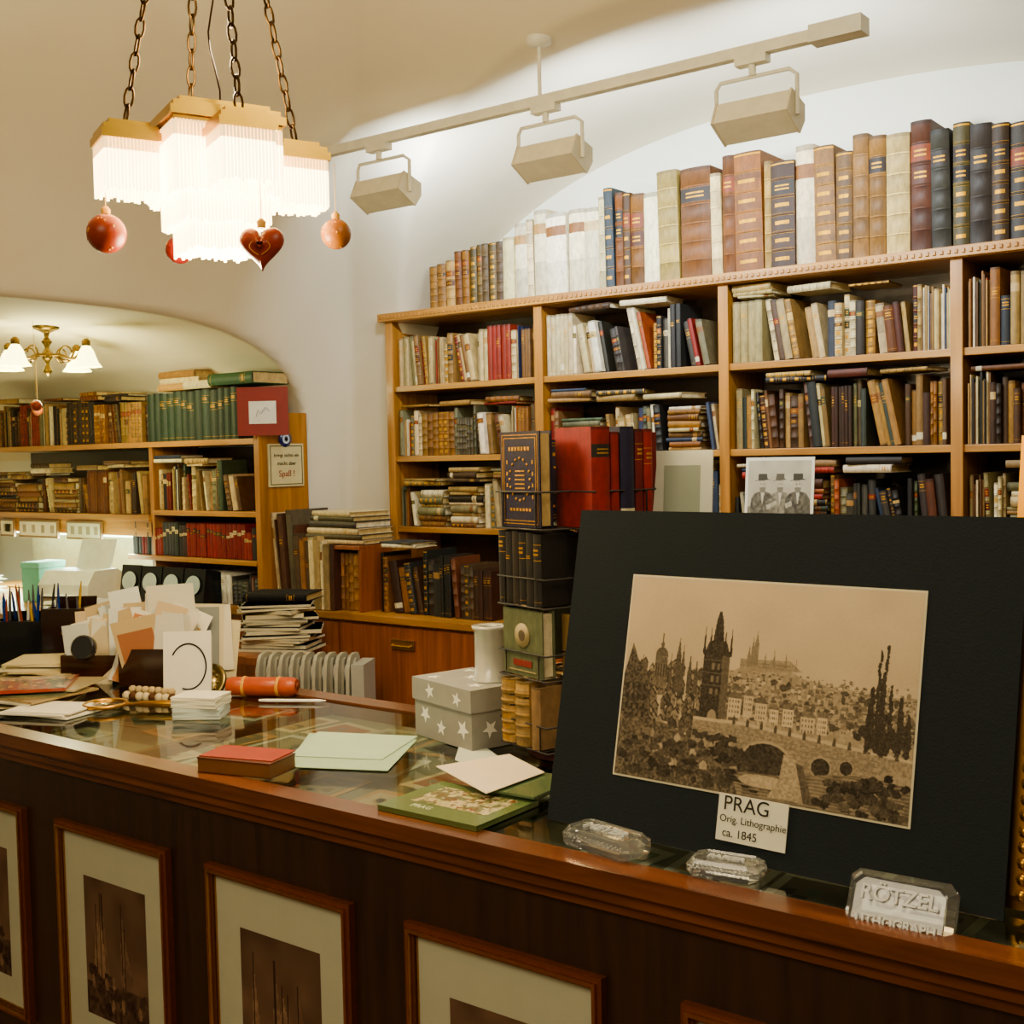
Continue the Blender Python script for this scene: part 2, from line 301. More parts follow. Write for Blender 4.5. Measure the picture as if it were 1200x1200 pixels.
# ================= books =================
GOLD=(.74,.55,.22,.7)
def book(mb,M,w,h,d,base,style='plain',lab=None,rnd=RN):
    b=min(.22*w,.010); t=min(.003,w*.12)
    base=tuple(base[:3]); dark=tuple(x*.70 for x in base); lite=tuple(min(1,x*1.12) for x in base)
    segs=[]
    def pv(): k=rnd.uniform(.82,1.10); return tuple(min(1,x*k) for x in base)
    def S(z,bu=0,c=None,cc=None): segs.append((z,bu,c or pv(),cc))
    if style=='band':
        nb=rnd.choice([4,5,5]); zs=[h*(i+1)/(nb+1) for i in range(nb)]; prev=0; S(0)
        gl=rnd.random()<.35
        for i,z in enumerate(zs):
            if lab and (i==nb-1 or (i==nb-2 and rnd.random()<.3)):
                S(prev+.005); lc=lab if i==nb-1 else tuple(x*.6 for x in lab); q=(z-.007-prev-.005); S(prev+.005+q*.3,0,lc); S(prev+.005+q*.42,0,lc,GOLD); S(prev+.005+q*.58,0,lc); S(prev+.005+q*.70,0,lc,GOLD); S(z-.007,0,lc); S(z-.004)
            elif gl:
                mid=(prev+z)/2; S(mid-.006); S(mid-.001,0,base,GOLD); S(mid+.001,0,base,GOLD); S(mid+.006,0,base,GOLD); S(z-.0045)
            else: S(z-.0045)
            if gl: S(z-.0038,0,GOLD)
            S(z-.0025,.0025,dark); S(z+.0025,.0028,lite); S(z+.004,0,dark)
            if gl: S(z+.0047,0,GOLD)
            prev=z+.005
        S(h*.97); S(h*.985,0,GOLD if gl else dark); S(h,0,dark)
    elif style=='label':
        a=rnd.uniform(.58,.74); q=h*rnd.uniform(.07,.14); z=h*a; lc=lab or (.78,.71,.54); tx=(.15,.12,.09) if sum(lc)>1.2 else GOLD
        S(0); S(h*.03,0,dark); S(z,0,base); S(z+q*.25,0,lc); S(z+q*.38,0,lc,tx); S(z+q*.55,0,lc); S(z+q*.66,0,lc,tx); S(z+q,0,lc); S(h*.97,0,base); S(h,0,dark)
    elif style=='vellum':
        S(0); S(h*.4)
        if rnd.random()<.5: S(h*.72); S(h*.84,0,rnd.choice([(.60,.46,.28),(.45,.30,.18),(.72,.62,.44)]))
        S(h*.95); S(h,0,dark)
    else:
        S(0); k=rnd.random()
        if k<.45:
            a=rnd.uniform(.6,.75); S(h*.06,0,base); S(h*.065,0,GOLD); S(h*a,0,base); S(h*a+.0012,0,GOLD); S(h*a+.010,0,base); S(h*a+.014,0,base,GOLD); S(h*a+.018,0,base); S(h*a+.022,0,base,GOLD); S(h*a+.030,0,base); S(h*a+.0312,0,GOLD)
        elif k<.55: S(h*.08); S(h*.18,0,(.80,.76,.64))
        S(h*.97,0,base); S(h,0,dark)
    nx=6; v=[];f=[];cols=[]
    for z,bu,c,cc in segs:
        for i in range(nx):
            s=math.sin(pi*i/(nx-1)); v.append((w*i/(nx-1),-(b+bu)*s**.7 if s>1e-6 else 0,z))
    for j in range(len(segs)-1):
        for i in range(nx-1):
            f.append((j*nx+i,j*nx+i+1,(j+1)*nx+i+1,(j+1)*nx+i)); q=segs[j+1]; cols.append(q[3] if (q[3] and 1<=i<=3) else q[2])
    mb.add(v,f,cols,0,M,True)
    n=len(segs)-1
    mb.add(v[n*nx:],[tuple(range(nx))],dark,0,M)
    mb.box(0,t,0,d,0,h,base,0,M); mb.box(w-t,w,0,d,0,h,base,0,M)
    pg=(.72,.62,.42) if rnd.random()<.7 else (.82,.77,.64)
    mb.box(t,w-t,.001,d-.005,.004,h-.005,pg,0,M)
OLD=[(.40,.25,.12),(.30,.17,.08),(.48,.33,.17),(.55,.42,.24),(.22,.14,.08),(.60,.49,.31),(.14,.10,.07),(.35,.22,.11),(.44,.29,.15),(.26,.19,.12)]
TAN=[(.62,.52,.33),(.54,.43,.25),(.68,.59,.40),(.48,.36,.20),(.71,.64,.47),(.42,.31,.18),(.56,.49,.35)]
CREAM=[(.82,.77,.62),(.78,.71,.54),(.84,.80,.68),(.72,.64,.47)]
DARK=[(.13,.10,.08),(.10,.10,.10),(.12,.15,.12),(.20,.12,.08),(.13,.14,.18),(.26,.12,.08),(.22,.16,.10)]
MIX=[(.50,.10,.06),(.14,.18,.27),(.20,.24,.17),(.80,.75,.60),(.30,.20,.12),(.62,.50,.31),(.12,.11,.11),(.54,.38,.21),(.40,.38,.28),(.56,.27,.13),(.84,.80,.70),(.38,.12,.09),(.48,.36,.23),(.34,.24,.14),(.68,.60,.44),(.24,.22,.20),(.16,.14,.12)]
GREEN=[(.42,.40,.27),(.36,.35,.25),(.52,.48,.33),(.30,.29,.20)]
LABS=[(.42,.12,.07),(.12,.11,.10),(.17,.21,.13),(.72,.62,.40),None,(.44,.25,.11),None,None]
def jit(c,r,a=.04):
    k=r.uniform(-a,a); return tuple(min(1,max(.02,x+k+r.uniform(-.012,.012))) for x in c)
def fill(mb,x0,x1,yf,z,zmax,pal,r,hr=(.18,.25),wr=(.010,.030),dep=.17,style=None,lean=.20,lie=.04,top=.35,series=.20,pam=.10):
    x=x0+.004; hist=[]
    while x<x1-wr[0]-.004:
        k=r.random(); col=r.choice(pal)
        if k<lie and x1-x>.22 and hist:
            L=r.uniform(.15,.21); zz=z
            while zz<z+hr[0]*r.uniform(.7,1.1):
                th=r.uniform(.010,.034)
                if zz+th>zmax-.015: break
                Lb=L*r.uniform(.75,1)
                M=T(x+L/2,yf+r.uniform(.005,.02)+.06,zz)@RZ(r.uniform(-5,5))@T(-Lb/2,-.06,th)@RY(90)
                book(mb,M,th,Lb,.14,jit(r.choice(pal+OLD),r),r.choice(['band','plain','label','vellum']),r.choice(LABS),r); zz+=th+.0008
            hist.append((x,x+L,zz)); x+=L+.008; continue
        if k<lie+pam:
            n=r.randint(4,12); xs=x; h0=min(r.uniform(*hr),zmax-z-.012)
            for i in range(n):
                w=r.uniform(.003,.007)
                if x+w>x1-.002: break
                h=h0*r.uniform(.84,1); c=jit(r.choice(CREAM+TAN+MIX),r); y=yf+r.uniform(.0,.025)
                mb.box(x,x+w,y,y+.15,z,z+h,c); x+=w+.0006
            if x>xs: hist.append((xs,x,z+h0))
            continue
        n=r.randint(2,6) if r.random()<series else 1
        w=wr[0]+(wr[1]-wr[0])*r.random()**1.4; h=min(hr[0]+(hr[1]-hr[0])*r.random(),zmax-z-.012)
        if r.random()<.15: h*=r.uniform(.76,.92)
        d=dep*r.uniform(.8,1.1)
        st=style or r.choice(['band','band','band','label','plain','plain','vellum']); lb=r.choice(LABS)
        ln=0
        if r.random()<lean and hist: ln=r.uniform(3,12); n=max(n,r.randint(1,4))
        if ln: x+=h*math.sin(math.radians(ln))
        xs=x; ser=n>=2 and not ln; cj=jit(col,r,.05)
        for i in range(n):
            step=w/math.cos(math.radians(ln))
            if x+w>x1-.002: break
            hh=h*r.uniform(.99,1.0) if ser else h*r.uniform(.88,1)
            M=T(x,yf+r.uniform(0,.008)+(0 if ser else r.uniform(0,.022)),z+.0005)@RY(-ln)
            book(mb,M,w,hh,d,jit(cj if ser else col,r,.02 if ser else .05),st,lb,r); x+=step+.0006
            if not ser: w=wr[0]+(wr[1]-wr[0])*r.random()**1.3; col=r.choice(pal); st=style or r.choice(['band','label','plain','plain','vellum']); lb=r.choice(LABS)
        if x>xs: hist.append((xs,x,z+h))
        if x==xs: break
        if ln: x+=.008
    xx=x0+.01
    while xx<x1-.2:
        if r.random()<top:
            L=r.uniform(.15,.23)
            if xx+L>x1-.01: break
            hs=[q[2] for q in hist if q[0]<xx+L+.01 and q[1]>xx-.01]
            zz=max(hs)+.002 if hs else z
            for i in range(r.randint(1,3)):
                th=r.uniform(.007,.026)
                if zz+th>zmax-.005: break
                Lb=L*r.uniform(.75,1)
                M=T(xx+L/2+r.uniform(-.01,.01),yf+.07,zz)@RZ(r.uniform(-12,12))@T(-Lb/2,-.07,th)@RY(90)
                book(mb,M,th,Lb,.14,jit(r.choice(pal+CREAM+OLD),r),r.choice(['plain','band','vellum']),None,r); zz+=th+.001
            xx+=L+.02
        else: xx+=.10
# ================= room shell =================
def ceil_h(X,Y):
    def arch(t,half,sp,ap,e):
        t=np.abs(t)/half; return np.where(t<1,sp+(ap-sp)*np.clip(1-t**e,0,1)**(1/e),0)
    A=arch(np.where(Y<1.0,0,Y-1.0),3.05,1.35,3.12,2.5); B=arch(np.where(X>-.6,0,X+.6),3.40,1.35,3.12,2.6)
    base=np.minimum(A,B); L1=arch(X+1.64,1.95,1.75,2.87,2.3); L2=arch(Y-2.45,1.30,1.62,2.17,2.6)
    L2=np.where(Y<2.45,2.17,L2)
    return np.maximum(np.maximum(base,L1),L2)
xs=np.unique(np.concatenate([np.arange(-6.6,-4.0,.05),np.arange(-4.0,-.6,.022),np.arange(-.6,2.21,.05),[-4.002,-3.998,-3.59,-3.589]])); ys=np.unique(np.concatenate([np.arange(-1.4,1.6,.05),np.arange(1.6,4.17,.022),[3.75,3.749,4.05,4.049,4.17]]))
XX,YY=np.meshgrid(xs,ys); ZZ=ceil_h(XX,YY)
mb=MB(); nxx=len(xs)
mb.v=[tuple(p) for p in np.stack([XX,YY,ZZ],-1).reshape(-1,3).tolist()]
for j in range(len(ys)-1):
    for i in range(nxx-1):
        a=j*nxx+i; q=(a,a+nxx,a+nxx+1,a+1)
        if max(mb.v[k][2] for k in q)<.1: continue
        mb.f.append(q); mb.c.append((.8,.8,.8,0)); mb.m.append(0); mb.s.append(True)
mb.build("ceiling",PLAS)
def slab(name,a,mat):
    m=MB(); m.box(*a); return m.build(name,mat)
slab("floor",(-6.8,2.4,-1.6,4.3,-.1,0),FLOORM)
slab("wall_back",(-4.0,2.4,4.15,4.3,0,3.3),PLAW)
slab("wall_alcove",(-6.8,-4.0,3.75,4.3,0,2.6),PLAW)
slab("wall_left",(-6.8,-6.6,-1.6,3.75,0,2.6),PLAW)
# ================= counter =================
def strip(mb,x0,x1,y0,y1,z0,z1,mat): mb.box(x0,x1,y0,y1,z0,z1,(.5,.5,.5),mat)
mb=MB(); CX0,CX1=-4.4,.9
strip(mb,CX0,CX1,1.45,1.475,.0,.95,0)
strip(mb,CX0,CX1,2.08,2.11,.0,.95,0)
strip(mb,CX0,CX1,1.475,2.08,.0,.08,0)
strip(mb,CX0,CX0+.03,1.475,2.08,.08,.95,0); strip(mb,CX1-.03,CX1,1.475,2.08,.08,.95,0)
strip(mb,CX0,CX1,1.418,1.470,.972,1.0,1)
strip(mb,CX0,CX1,1.430,1.475,.950,.972,1)
strip(mb,CX0,CX1,1.440,1.475,.932,.950,1)
strip(mb,CX0,CX1,2.06,2.12,.955,1.003,1)
strip(mb,CX0,CX1,1.470,2.06,.90,.965,2)
strip(mb,CX0,CX1,1.437,1.45,0,.10,1)
for x in (-3.2,-2.14,-1.3,-.2): strip(mb,x-.010,x+.010,1.470,2.06,.965,.990,1)
mb.add([(CX0,1.470,.9985),(CX1,1.470,.9985),(CX1,2.06,.9985),(CX0,2.06,.9985)],[(0,1,2,3)],(1,1,1),3)
BED=attr_mat("bed_felt",.8,.2,30)
for i in range(len(mb.f)):
    if mb.m[i]==2: mb.c[i]=(*lin((.40,.41,.33)),0)
r=random.Random(5)
for x in np.arange(-4.2,.7,.165):
    for y in (1.49,1.68,1.87):
        if r.random()<.85:
            M=T(x,y+r.uniform(0,.02),.9655)@RZ(r.uniform(-10,10)); w=r.uniform(.12,.16);h=r.uniform(.13,.17)
            mb.box(0,w,0,h,0,.001,r.choice([(.70,.67,.55),(.58,.60,.50),(.62,.52,.37),(.68,.70,.65),(.48,.46,.36)]),4,M)
            mb.box(.015,w-.015,.02,h-.02,.001,.0014,r.choice([(.42,.41,.33),(.52,.44,.31),(.46,.50,.41),(.52,.34,.22),(.64,.60,.48)]),4,M)
            for q in range(r.randint(2,6)):
                a_=r.uniform(.02,w-.05); b_=r.uniform(.03,h-.05); mb.box(a_,a_+r.uniform(.01,.03),b_,b_+r.uniform(.01,.03),.0014,.0017,r.choice([(.30,.28,.22),(.6,.5,.34),(.36,.42,.36)]),4,M)
mb.build("shop_counter",[DRKZ,LIPX,BED,PANE,PAPER],bevel=.003)
for k,x in enumerate((-2.870,-2.353,-1.845,-1.329,-.809,-.29)):
    m=MB(); w=.388; z1=.829; z0=.335; yf=1.45
    def rect(y0,y1,a,b,c,mat):
        for (p,q,rr,s_) in (((a,a),(w-a,a),(w-b,b),(b,b)),((w-a,a),(w-a,z1-z0-a),(w-b,z1-z0-b),(w-b,b)),((w-a,z1-z0-a),(a,z1-z0-a),(b,z1-z0-b),(w-b,z1-z0-b)),((a,z1-z0-a),(a,a),(b,b),(b,z1-z0-b))):
            v=[(x+t[0],y0,z0+t[1]) for t in (p,q,rr,s_)]+[(x+t[0],y1,z0+t[1]) for t in (p,q,rr,s_)]
            m.add(v,[(0,1,2,3),(7,6,5,4),(0,4,5,1),(1,5,6,2),(2,6,7,3),(3,7,4,0)],c,mat)
    rect(yf-.014,yf,0,.010,(.40,.20,.08),0); rect(yf-.020,yf,.008,.014,(.80,.58,.24),1); rect(yf-.012,yf,.013,.019,(.36,.19,.07),0); rect(yf-.008,yf,.018,.022,(.72,.52,.2),1)
    m.box(x+.02,x+w-.02,yf-.004,yf,z0+.02,z1-.02,(.76,.76,.66),2)
    m.pic(shipscene(k+3),.215,.30,2,T(x+.088,yf-.0045,z0+.085))
    m.build("framed_engraving",[GLOSS,BRASS,PAPER])
# ================= main bookcase =================
mb=MB(); BX=[-3.53,-2.74,-1.94,-1.14,-.34]; YF,YB=3.82,4.12; t=.024
def hx(x0,x1,y0,y1,z0,z1,m=0): mb.box(x0,x1,y0,y1,z0,z1,(.5,.5,.5),m)
hx(BX[0]-.03,BX[-1]+.03,YF-.015,YB,2.205-.03,2.205)
hx(BX[0]-.045,BX[-1]+.045,YF-.028,YF-.005,2.178,2.212)
for k in range(int((BX[-1]-BX[0])/.022)): mb.box(BX[0]-.03+.022*k,BX[0]-.03+.022*k+.011,YF-.033,YF-.027,2.188,2.202,(.5,.5,.5),1)
for zt in (1.90,1.60,1.297):
    for i in range(4): hx(BX[i]+.013,BX[i+1]-.013,YF+.004,YB-.01,zt-t,zt)
for x in BX: hx(x-.013,x+.013,YF,YB,.97,2.175,1)
hx(BX[0],BX[-1],YB-.01,YB,.97,2.18,2)
for x in BX: hx(x-.019,x+.019,YF-.008,YF+.002,.97,2.175,1)
hx(-2.74,BX[-1]+.03,3.66,YB,.940,.968); hx(-3.53,-2.74,3.66,YB,.940,.968)
for i,(a,b) in enumerate(((-2.60,-2.0),(-1.98,-1.4),(-1.38,-.8))):
    hx(a,b-.01,3.69,3.71,.10,.93,3); hx((a+b)/2-.05,(a+b)/2+.06,3.672,3.69,.845,.865,4)
hx(-3.53,-.35,3.71,4.1,0,.94,3)
mb.build("bookcase",[HONX,HONZ,wood("case_back",(.12,.065,.03),(.20,.12,.05),2),REDX,BRASS],bevel=.002)
Y0=YF+.012
rows=[
 (0,1.90,2.175,GREEN+TAN+TAN+[(.42,.12,.08)],dict(hr=(.20,.245),lean=.3,top=.1,wr=(.014,.030),series=.4)),
 (1,1.90,2.175,MIX+MIX+CREAM,dict(hr=(.17,.24),top=.4,lean=.3)),
 (2,1.90,2.175,TAN+TAN+TAN+OLD+DARK,dict(hr=(.18,.225),top=.8,wr=(.012,.032))),
 (3,1.90,2.175,DARK+DARK+OLD,dict(hr=(.19,.24),top=.3,wr=(.018,.036))),
 (0,1.60,1.876,TAN+CREAM+GREEN+OLD+[(.5,.13,.08),(.9,.88,.8)],dict(hr=(.16,.215),top=.9)),
 (1,1.60,1.876,MIX+TAN+CREAM,dict(hr=(.17,.22),top=.8,lean=.3)),
 (2,1.60,1.876,OLD+TAN+GREEN+OLD+DARK,dict(hr=(.19,.235),top=.6)),
 (3,1.60,1.876,DARK+OLD,dict(hr=(.19,.235),top=.8)),
 (0,1.297,1.576,OLD+TAN+CREAM+GREEN,dict(hr=(.16,.205),top=.9,lie=.06)),
 (1,1.297,1.576,MIX+OLD,dict(hr=(.18,.23),top=.6)),
 (2,1.297,1.576,MIX+MIX+DARK+[(.6,.16,.1)],dict(hr=(.17,.225),top=.9,lean=.25)),
 (3,1.297,1.576,TAN+CREAM+GREEN,dict(hr=(.20,.235),top=.6,wr=(.008,.02),pam=.3)),
 (1,.97,1.273,DARK+MIX,dict(hr=(.2,.27),top=.2)),(2,.97,1.273,MIX+OLD,dict(hr=(.2,.27),top=.2)),(3,.97,1.273,MIX+OLD,dict(hr=(.2,.27),top=.2))]
for k,(b,z,zm,pal,kw) in enumerate(rows):
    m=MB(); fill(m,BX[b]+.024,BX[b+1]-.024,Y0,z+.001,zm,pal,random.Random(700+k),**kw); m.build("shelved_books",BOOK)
m=MB(); fill(m,-3.35,-2.73,3.52,.971,1.36,DARK+DARK+OLD+TAN+[(.15,.22,.42)],random.Random(95),hr=(.19,.28),wr=(.016,.05),top=.5,lie=.0,pam=0,lean=.1)
m.build("shelved_books",BOOK)
W_=(.84,.79,.66)
topb=[(.046,.185,(.50,.38,.20)),(.046,.19,(.46,.33,.17)),(.046,.20,(.58,.45,.26)),(.035,.235,(.36,.22,.11)),(.035,.235,(.42,.27,.13)),(.032,.245,(.30,.25,.14)),(.030,.25,(.34,.27,.15)),(.032,.25,(.28,.22,.12)),(.035,.25,(.3,.24,.14)),(.038,.25,(.25,.21,.12)),
(.055,.26,(.80,.74,.56)),(.062,.31,W_),(.03,.32,(.76,.70,.55)),(.062,.35,(.84,.79,.64)),(.092,.325,(.86,.82,.70)),(.07,.33,(.84,.79,.65)),(.065,.325,(.80,.76,.62)),(.028,.36,(.76,.70,.54)),(.038,.39,(.13,.15,.18)),(.032,.365,(.38,.23,.11)),(.03,.36,(.26,.16,.08)),(.055,.35,(.40,.25,.12)),(.066,.345,(.80,.76,.64)),(.082,.415,(.60,.50,.31)),(.118,.41,(.36,.22,.11)),(.042,.375,(.78,.70,.52)),
(.045,.43,(.38,.24,.12)),(.105,.43,(.40,.26,.13)),(.024,.385,(.58,.46,.27)),(.085,.375,(.17,.10,.06)),(.066,.42,(.81,.75,.59)),(.072,.405,(.42,.29,.15)),(.055,.37,(.32,.22,.12)),(.052,.42,(.44,.32,.17)),(.055,.405,(.43,.29,.14)),(.075,.40,(.68,.59,.38)),(.065,.43,(.25,.13,.07)),(.06,.39,(.10,.10,.08)),(.05,.40,(.24,.21,.10)),(.064,.385,(.11,.08,.055)),(.05,.375,(.17,.095,.05)),(.07,.37,(.10,.075,.055)),(.075,.36,(.13,.09,.055)),(.07,.37,(.2,.13,.07)),(.08,.35,(.3,.18,.1)),(.07,.33,(.5,.35,.2)),(.07,.36,(.2,.13,.09)),(.08,.35,(.3,.18,.1))]
m=MB(); x=-3.31; rr=random.Random(9)
for i,(w,h,c) in enumerate(topb):
    h*=.95; st='vellum' if sum(c)>2.05 else 'band'
    lb=rr.choice([(.42,.18,.08),(.12,.09,.07),None,None,None])
    y=YF+.01+rr.uniform(0,.012)
    tilt=rr.choice([0,0,0,0,1.2])
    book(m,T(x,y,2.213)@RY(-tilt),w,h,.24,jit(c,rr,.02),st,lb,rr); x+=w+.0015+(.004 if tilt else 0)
m.build("shelved_books",BOOK)
# engraving of three men standing on the shelf
c=Cv(120,130,.85); c.a=.78+.12*(vnoise(130,120,16)-.5)
c.poly([(0,.62),(1,.58),(1,1),(0,1)],.5,.3)
o_=-.10
for (x,v,hv,s) in ((.24,.30,.15,1.15),(.52,.45,.25,1.05),(.80,.22,.12,1.2)):
    y=.42+o_
    c.poly([(x-.18*s,1),(x-.16*s,.62+o_),(x-.11*s,.54+o_),(x-.03,.51+o_),(x+.03,.51+o_),(x+.11*s,.54+o_),(x+.16*s,.62+o_),(x+.18*s,1)],v,.35,4)
    c.poly([(x-.03,.52+o_),(x+.03,.52+o_),(x,.70+o_)],.85)
    c.ell(x,y,.060*s,.085*s,.74,.15); c.poly([(x-.055,.46+o_),(x+.055,.46+o_),(x+.035,.53+o_),(x-.035,.53+o_)],.42)
    c.poly([(x-.11*s,.375+o_),(x+.11*s,.36+o_),(x+.065*s,.345+o_),(x+.06*s,.28+o_),(x-.06*s,.28+o_),(x-.065*s,.36+o_)],hv)
    for q in(-.022,.022): c.ell(x+q,.415+o_,.009,.008,.15)
    c.poly([(x-.02,.458+o_),(x+.02,.458+o_),(x+.02,.466+o_),(x-.02,.466+o_)],.2)
c.poly([(.30,.60),(.46,.54),(.48,.58),(.32,.66)],.72,.2); c.poly([(.60,.58),(.70,.54),(.72,.60),(.62,.64)],.7,.2)
c.a+=.10*np.sin((c.X*120+c.Y*130)*1.7)*(c.a<.65)
m=MB(); M=T(-1.815,3.70,1.30)@RX(-6); m.box(0,.245,0,.003,0,.272,(.85,.84,.78),0,M); m.pic(c.sepia((.16,.15,.13),(.80,.78,.70)),.225,.25,0,M@T(.01,-.001,.011)); m.build("engraving_sheet",PAPER)
# ================= left alcove bookcase =================
mb=MB()
LX0,LXM,LX1=-6.1,-4.67,-3.93
hx(LX1-.012,LX1+.02,3.40,3.68,.0,1.80,1)
hx(LXM-.013,LXM+.013,3.41,3.68,.98,1.67,1)
hx(LX0,LX1-.012,3.40,3.68,1.665,1.69); hx(LX0,LXM-.013,3.40,3.68,1.32,1.352)
hx(LXM+.013,LX1-.012,3.405,3.68,1.352,1.375); hx(-4.85,LX1-.012,3.395,3.68,1.143,1.165)
hx(LX0,LX1,3.67,3.68,.95,1.66,2)
mb.box(LX0,LXM-.2,3.66,3.67,.965,1.31,(.80,.82,.72),4)
hx(LX0,LXM,3.41,3.425,1.25,1.32)
hx(LX0,LX1-.012,3.38,3.66,.93,.965)
hx(LX0,LX1-.012,3.42,3.67,0,.93,3)
mb.build("bookcase",[HONX,HONZ,bpy.data.materials["case_back"],REDX,PAINT],bevel=.002)
lrows=[(LX0+.02,LXM-.02,1.69,1.95,OLD+[(.5,.18,.09),(.42,.26,.10),(.2,.12,.06)],dict(hr=(.17,.225),top=.8,wr=(.016,.036),style='band',lean=.05)),
 (LX0+.02,LXM-.02,1.352,1.65,OLD+OLD+TAN,dict(hr=(.17,.225),top=.8,lie=.10,wr=(.014,.034))),
 (LXM+.02,LX1-.12,1.375,1.65,MIX+CREAM+[(.86,.85,.8)],dict(hr=(.18,.23),top=.9,lean=.35)),
 (-4.84,LX1-.02,1.165,1.345,[(.42,.10,.08),(.14,.12,.12),(.46,.13,.1),(.2,.2,.2)],dict(hr=(.14,.155),wr=(.022,.03),top=0,lean=0,lie=0,pam=0,series=1,style='label')),
 (-4.5,LX1-.02,.966,1.13,[(.14,.13,.13),(.3,.3,.3),(.85,.84,.8)],dict(hr=(.13,.14),wr=(.02,.03),top=0,lean=0,lie=0))]
for k,(a,b,z,zm,pal,kw) in enumerate(lrows):
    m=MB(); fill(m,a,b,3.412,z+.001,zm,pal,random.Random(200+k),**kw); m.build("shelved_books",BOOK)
m=MB(); x=LXM-.02; rr=random.Random(4)
while x<-4.10:
    w=rr.uniform(.04,.055); book(m,T(x,3.42,1.691),w,.215+.01*rr.random(),.2,jit((.10,.17,.12),rr,.02),'plain',None,rr); x+=w+.001
z=1.92
for L,th,c,x in ((.30,.03,(.72,.56,.34),-4.62),(.28,.025,(.82,.74,.55),-4.60),(.26,.03,(.55,.40,.22),-4.61)): book(m,T(x,3.43,z+th)@RY(90),th,L,.17,c,'plain',None,rr); z+=th+.001
book(m,T(-4.22,3.40,1.925+.05)@RY(90),.05,.29,.2,(.10,.24,.12),'plain',None,rr)
book(m,T(-4.42,3.42,1.92+.035)@RY(90),.035,.19,.17,(.78,.73,.58),'plain',None,rr)
m.build("green_book_set",BOOK)
m=MB(); M=T(-3.975,3.345,1.70)@RZ(37); m.box(0,.215,0,.012,0,.205,(.48,.08,.05),0,M); m.box(.05,.165,-.002,0,.05,.145,(.86,.86,.84),0,M)
m.tube([(.08,-.003,.08),(.09,-.003,.11),(.10,-.003,.09),(.12,-.003,.12),(.14,-.003,.10)],.0012,4,(.3,.3,.35),0,M); m.build("red_picture_folder",PAINT)
m=MB(); M=T(-3.908,3.445,1.48)@RZ(90); m.box(0,.20,-.008,0,0,.185,(.80,.76,.58),0,M)
for a in ((.008,.012,.008,.177),(.188,.192,.008,.177)): m.box(a[0],a[1],-.0095,-.008,a[2],a[3],(.35,.3,.2),0,M)
for a in ((.008,.192,.008,.012),(.008,.192,.173,.177)): m.box(a[0],a[1],-.0095,-.008,a[2],a[3],(.35,.3,.2),0,M)
sg=m.build("wall_sign",PAINT)
for i,(s_,z,sz,c) in enumerate((("bringt nichts ein",.135,.022,(.15,.12,.1)),("macht aber",.10,.024,(.15,.12,.1)),("Spaß !",.055,.038,(.55,.12,.08)))):
    text(s_,sz,M@T(.10,-.010,z)@RX(90),c,"sign_text",sg)
m=MB(); M=T(-3.905,3.54,1.685)@RY(90); m.lathe([(.0001,.012),(.012,.0115),(.0121,.013)],20,(.02,.02,.05),0,M); m.lathe([(.033,0),(.036,.005),(.033,.011),(.0001,.012)],24,(.05,.08,.35),0,M); m.lathe([(.020,.0125),(.0001,.0135)],20,(.85,.9,.95),0,M); m.lathe([(.009,.0138),(.0001,.0145)],16,(.02,.03,.08),0,M)
m.tube([(-.036,0,.004),(-.07,0,.004)],.0015,5,(.1,.1,.4),0,M); m.build("evil_eye_charm",GLOSS)
for k,(a,b) in enumerate(((-5.95,-5.82),(-5.77,-5.42),(-5.34,-5.05))):
    m=MB(); m.box(a,b,3.39,3.402,1.225,1.315,(.45,.35,.22)); m.box(a+.01,b-.01,3.388,3.39,1.235,1.305,(.80,.77,.66))
    for i in range(4):
        q=a+.04+(b-a-.08)*i/3.2; m.box(q,q+.03,3.3865,3.388,1.25,1.29,(.55,.50,.40))
    m.build("small_framed_card",PAINT)
m=MB(); m.box(-6.2,-4.3,2.75,3.37,.93,.96,(.5,.5,.5),0)
for x in (-6.15,-4.36):
    for y in (2.78,3.3): m.box(x,x+.05,y,y+.05,0,.93,(.5,.5,.5),0)
m.box(-6.15,-4.32,3.32,3.335,.3,.93,(.5,.5,.5),0); m.build("writing_desk",[HONX],bevel=.003)
m=MB(); m.lathe([(.014,0),(.014,1.1)],12,(1,1,1),0,T(-6.0,3.52,1.245)@RY(90)); m.box(-6.05,-4.85,3.50,3.54,1.262,1.29,(.85,.85,.85),1); m.build("shelf_tube_lamp",[emis("tube_glow",(.86,1,.82),14),PAINT])
m=MB(); M=T(-5.17,3.04,.961)@RZ(12)
m.box(0,.11,0,.16,0,.18,(.45,.72,.64),0,M); m.box(-.003,.113,-.003,.163,.155,.184,(.50,.76,.68),0,M); m.build("teal_box",PAINT,bevel=.004)
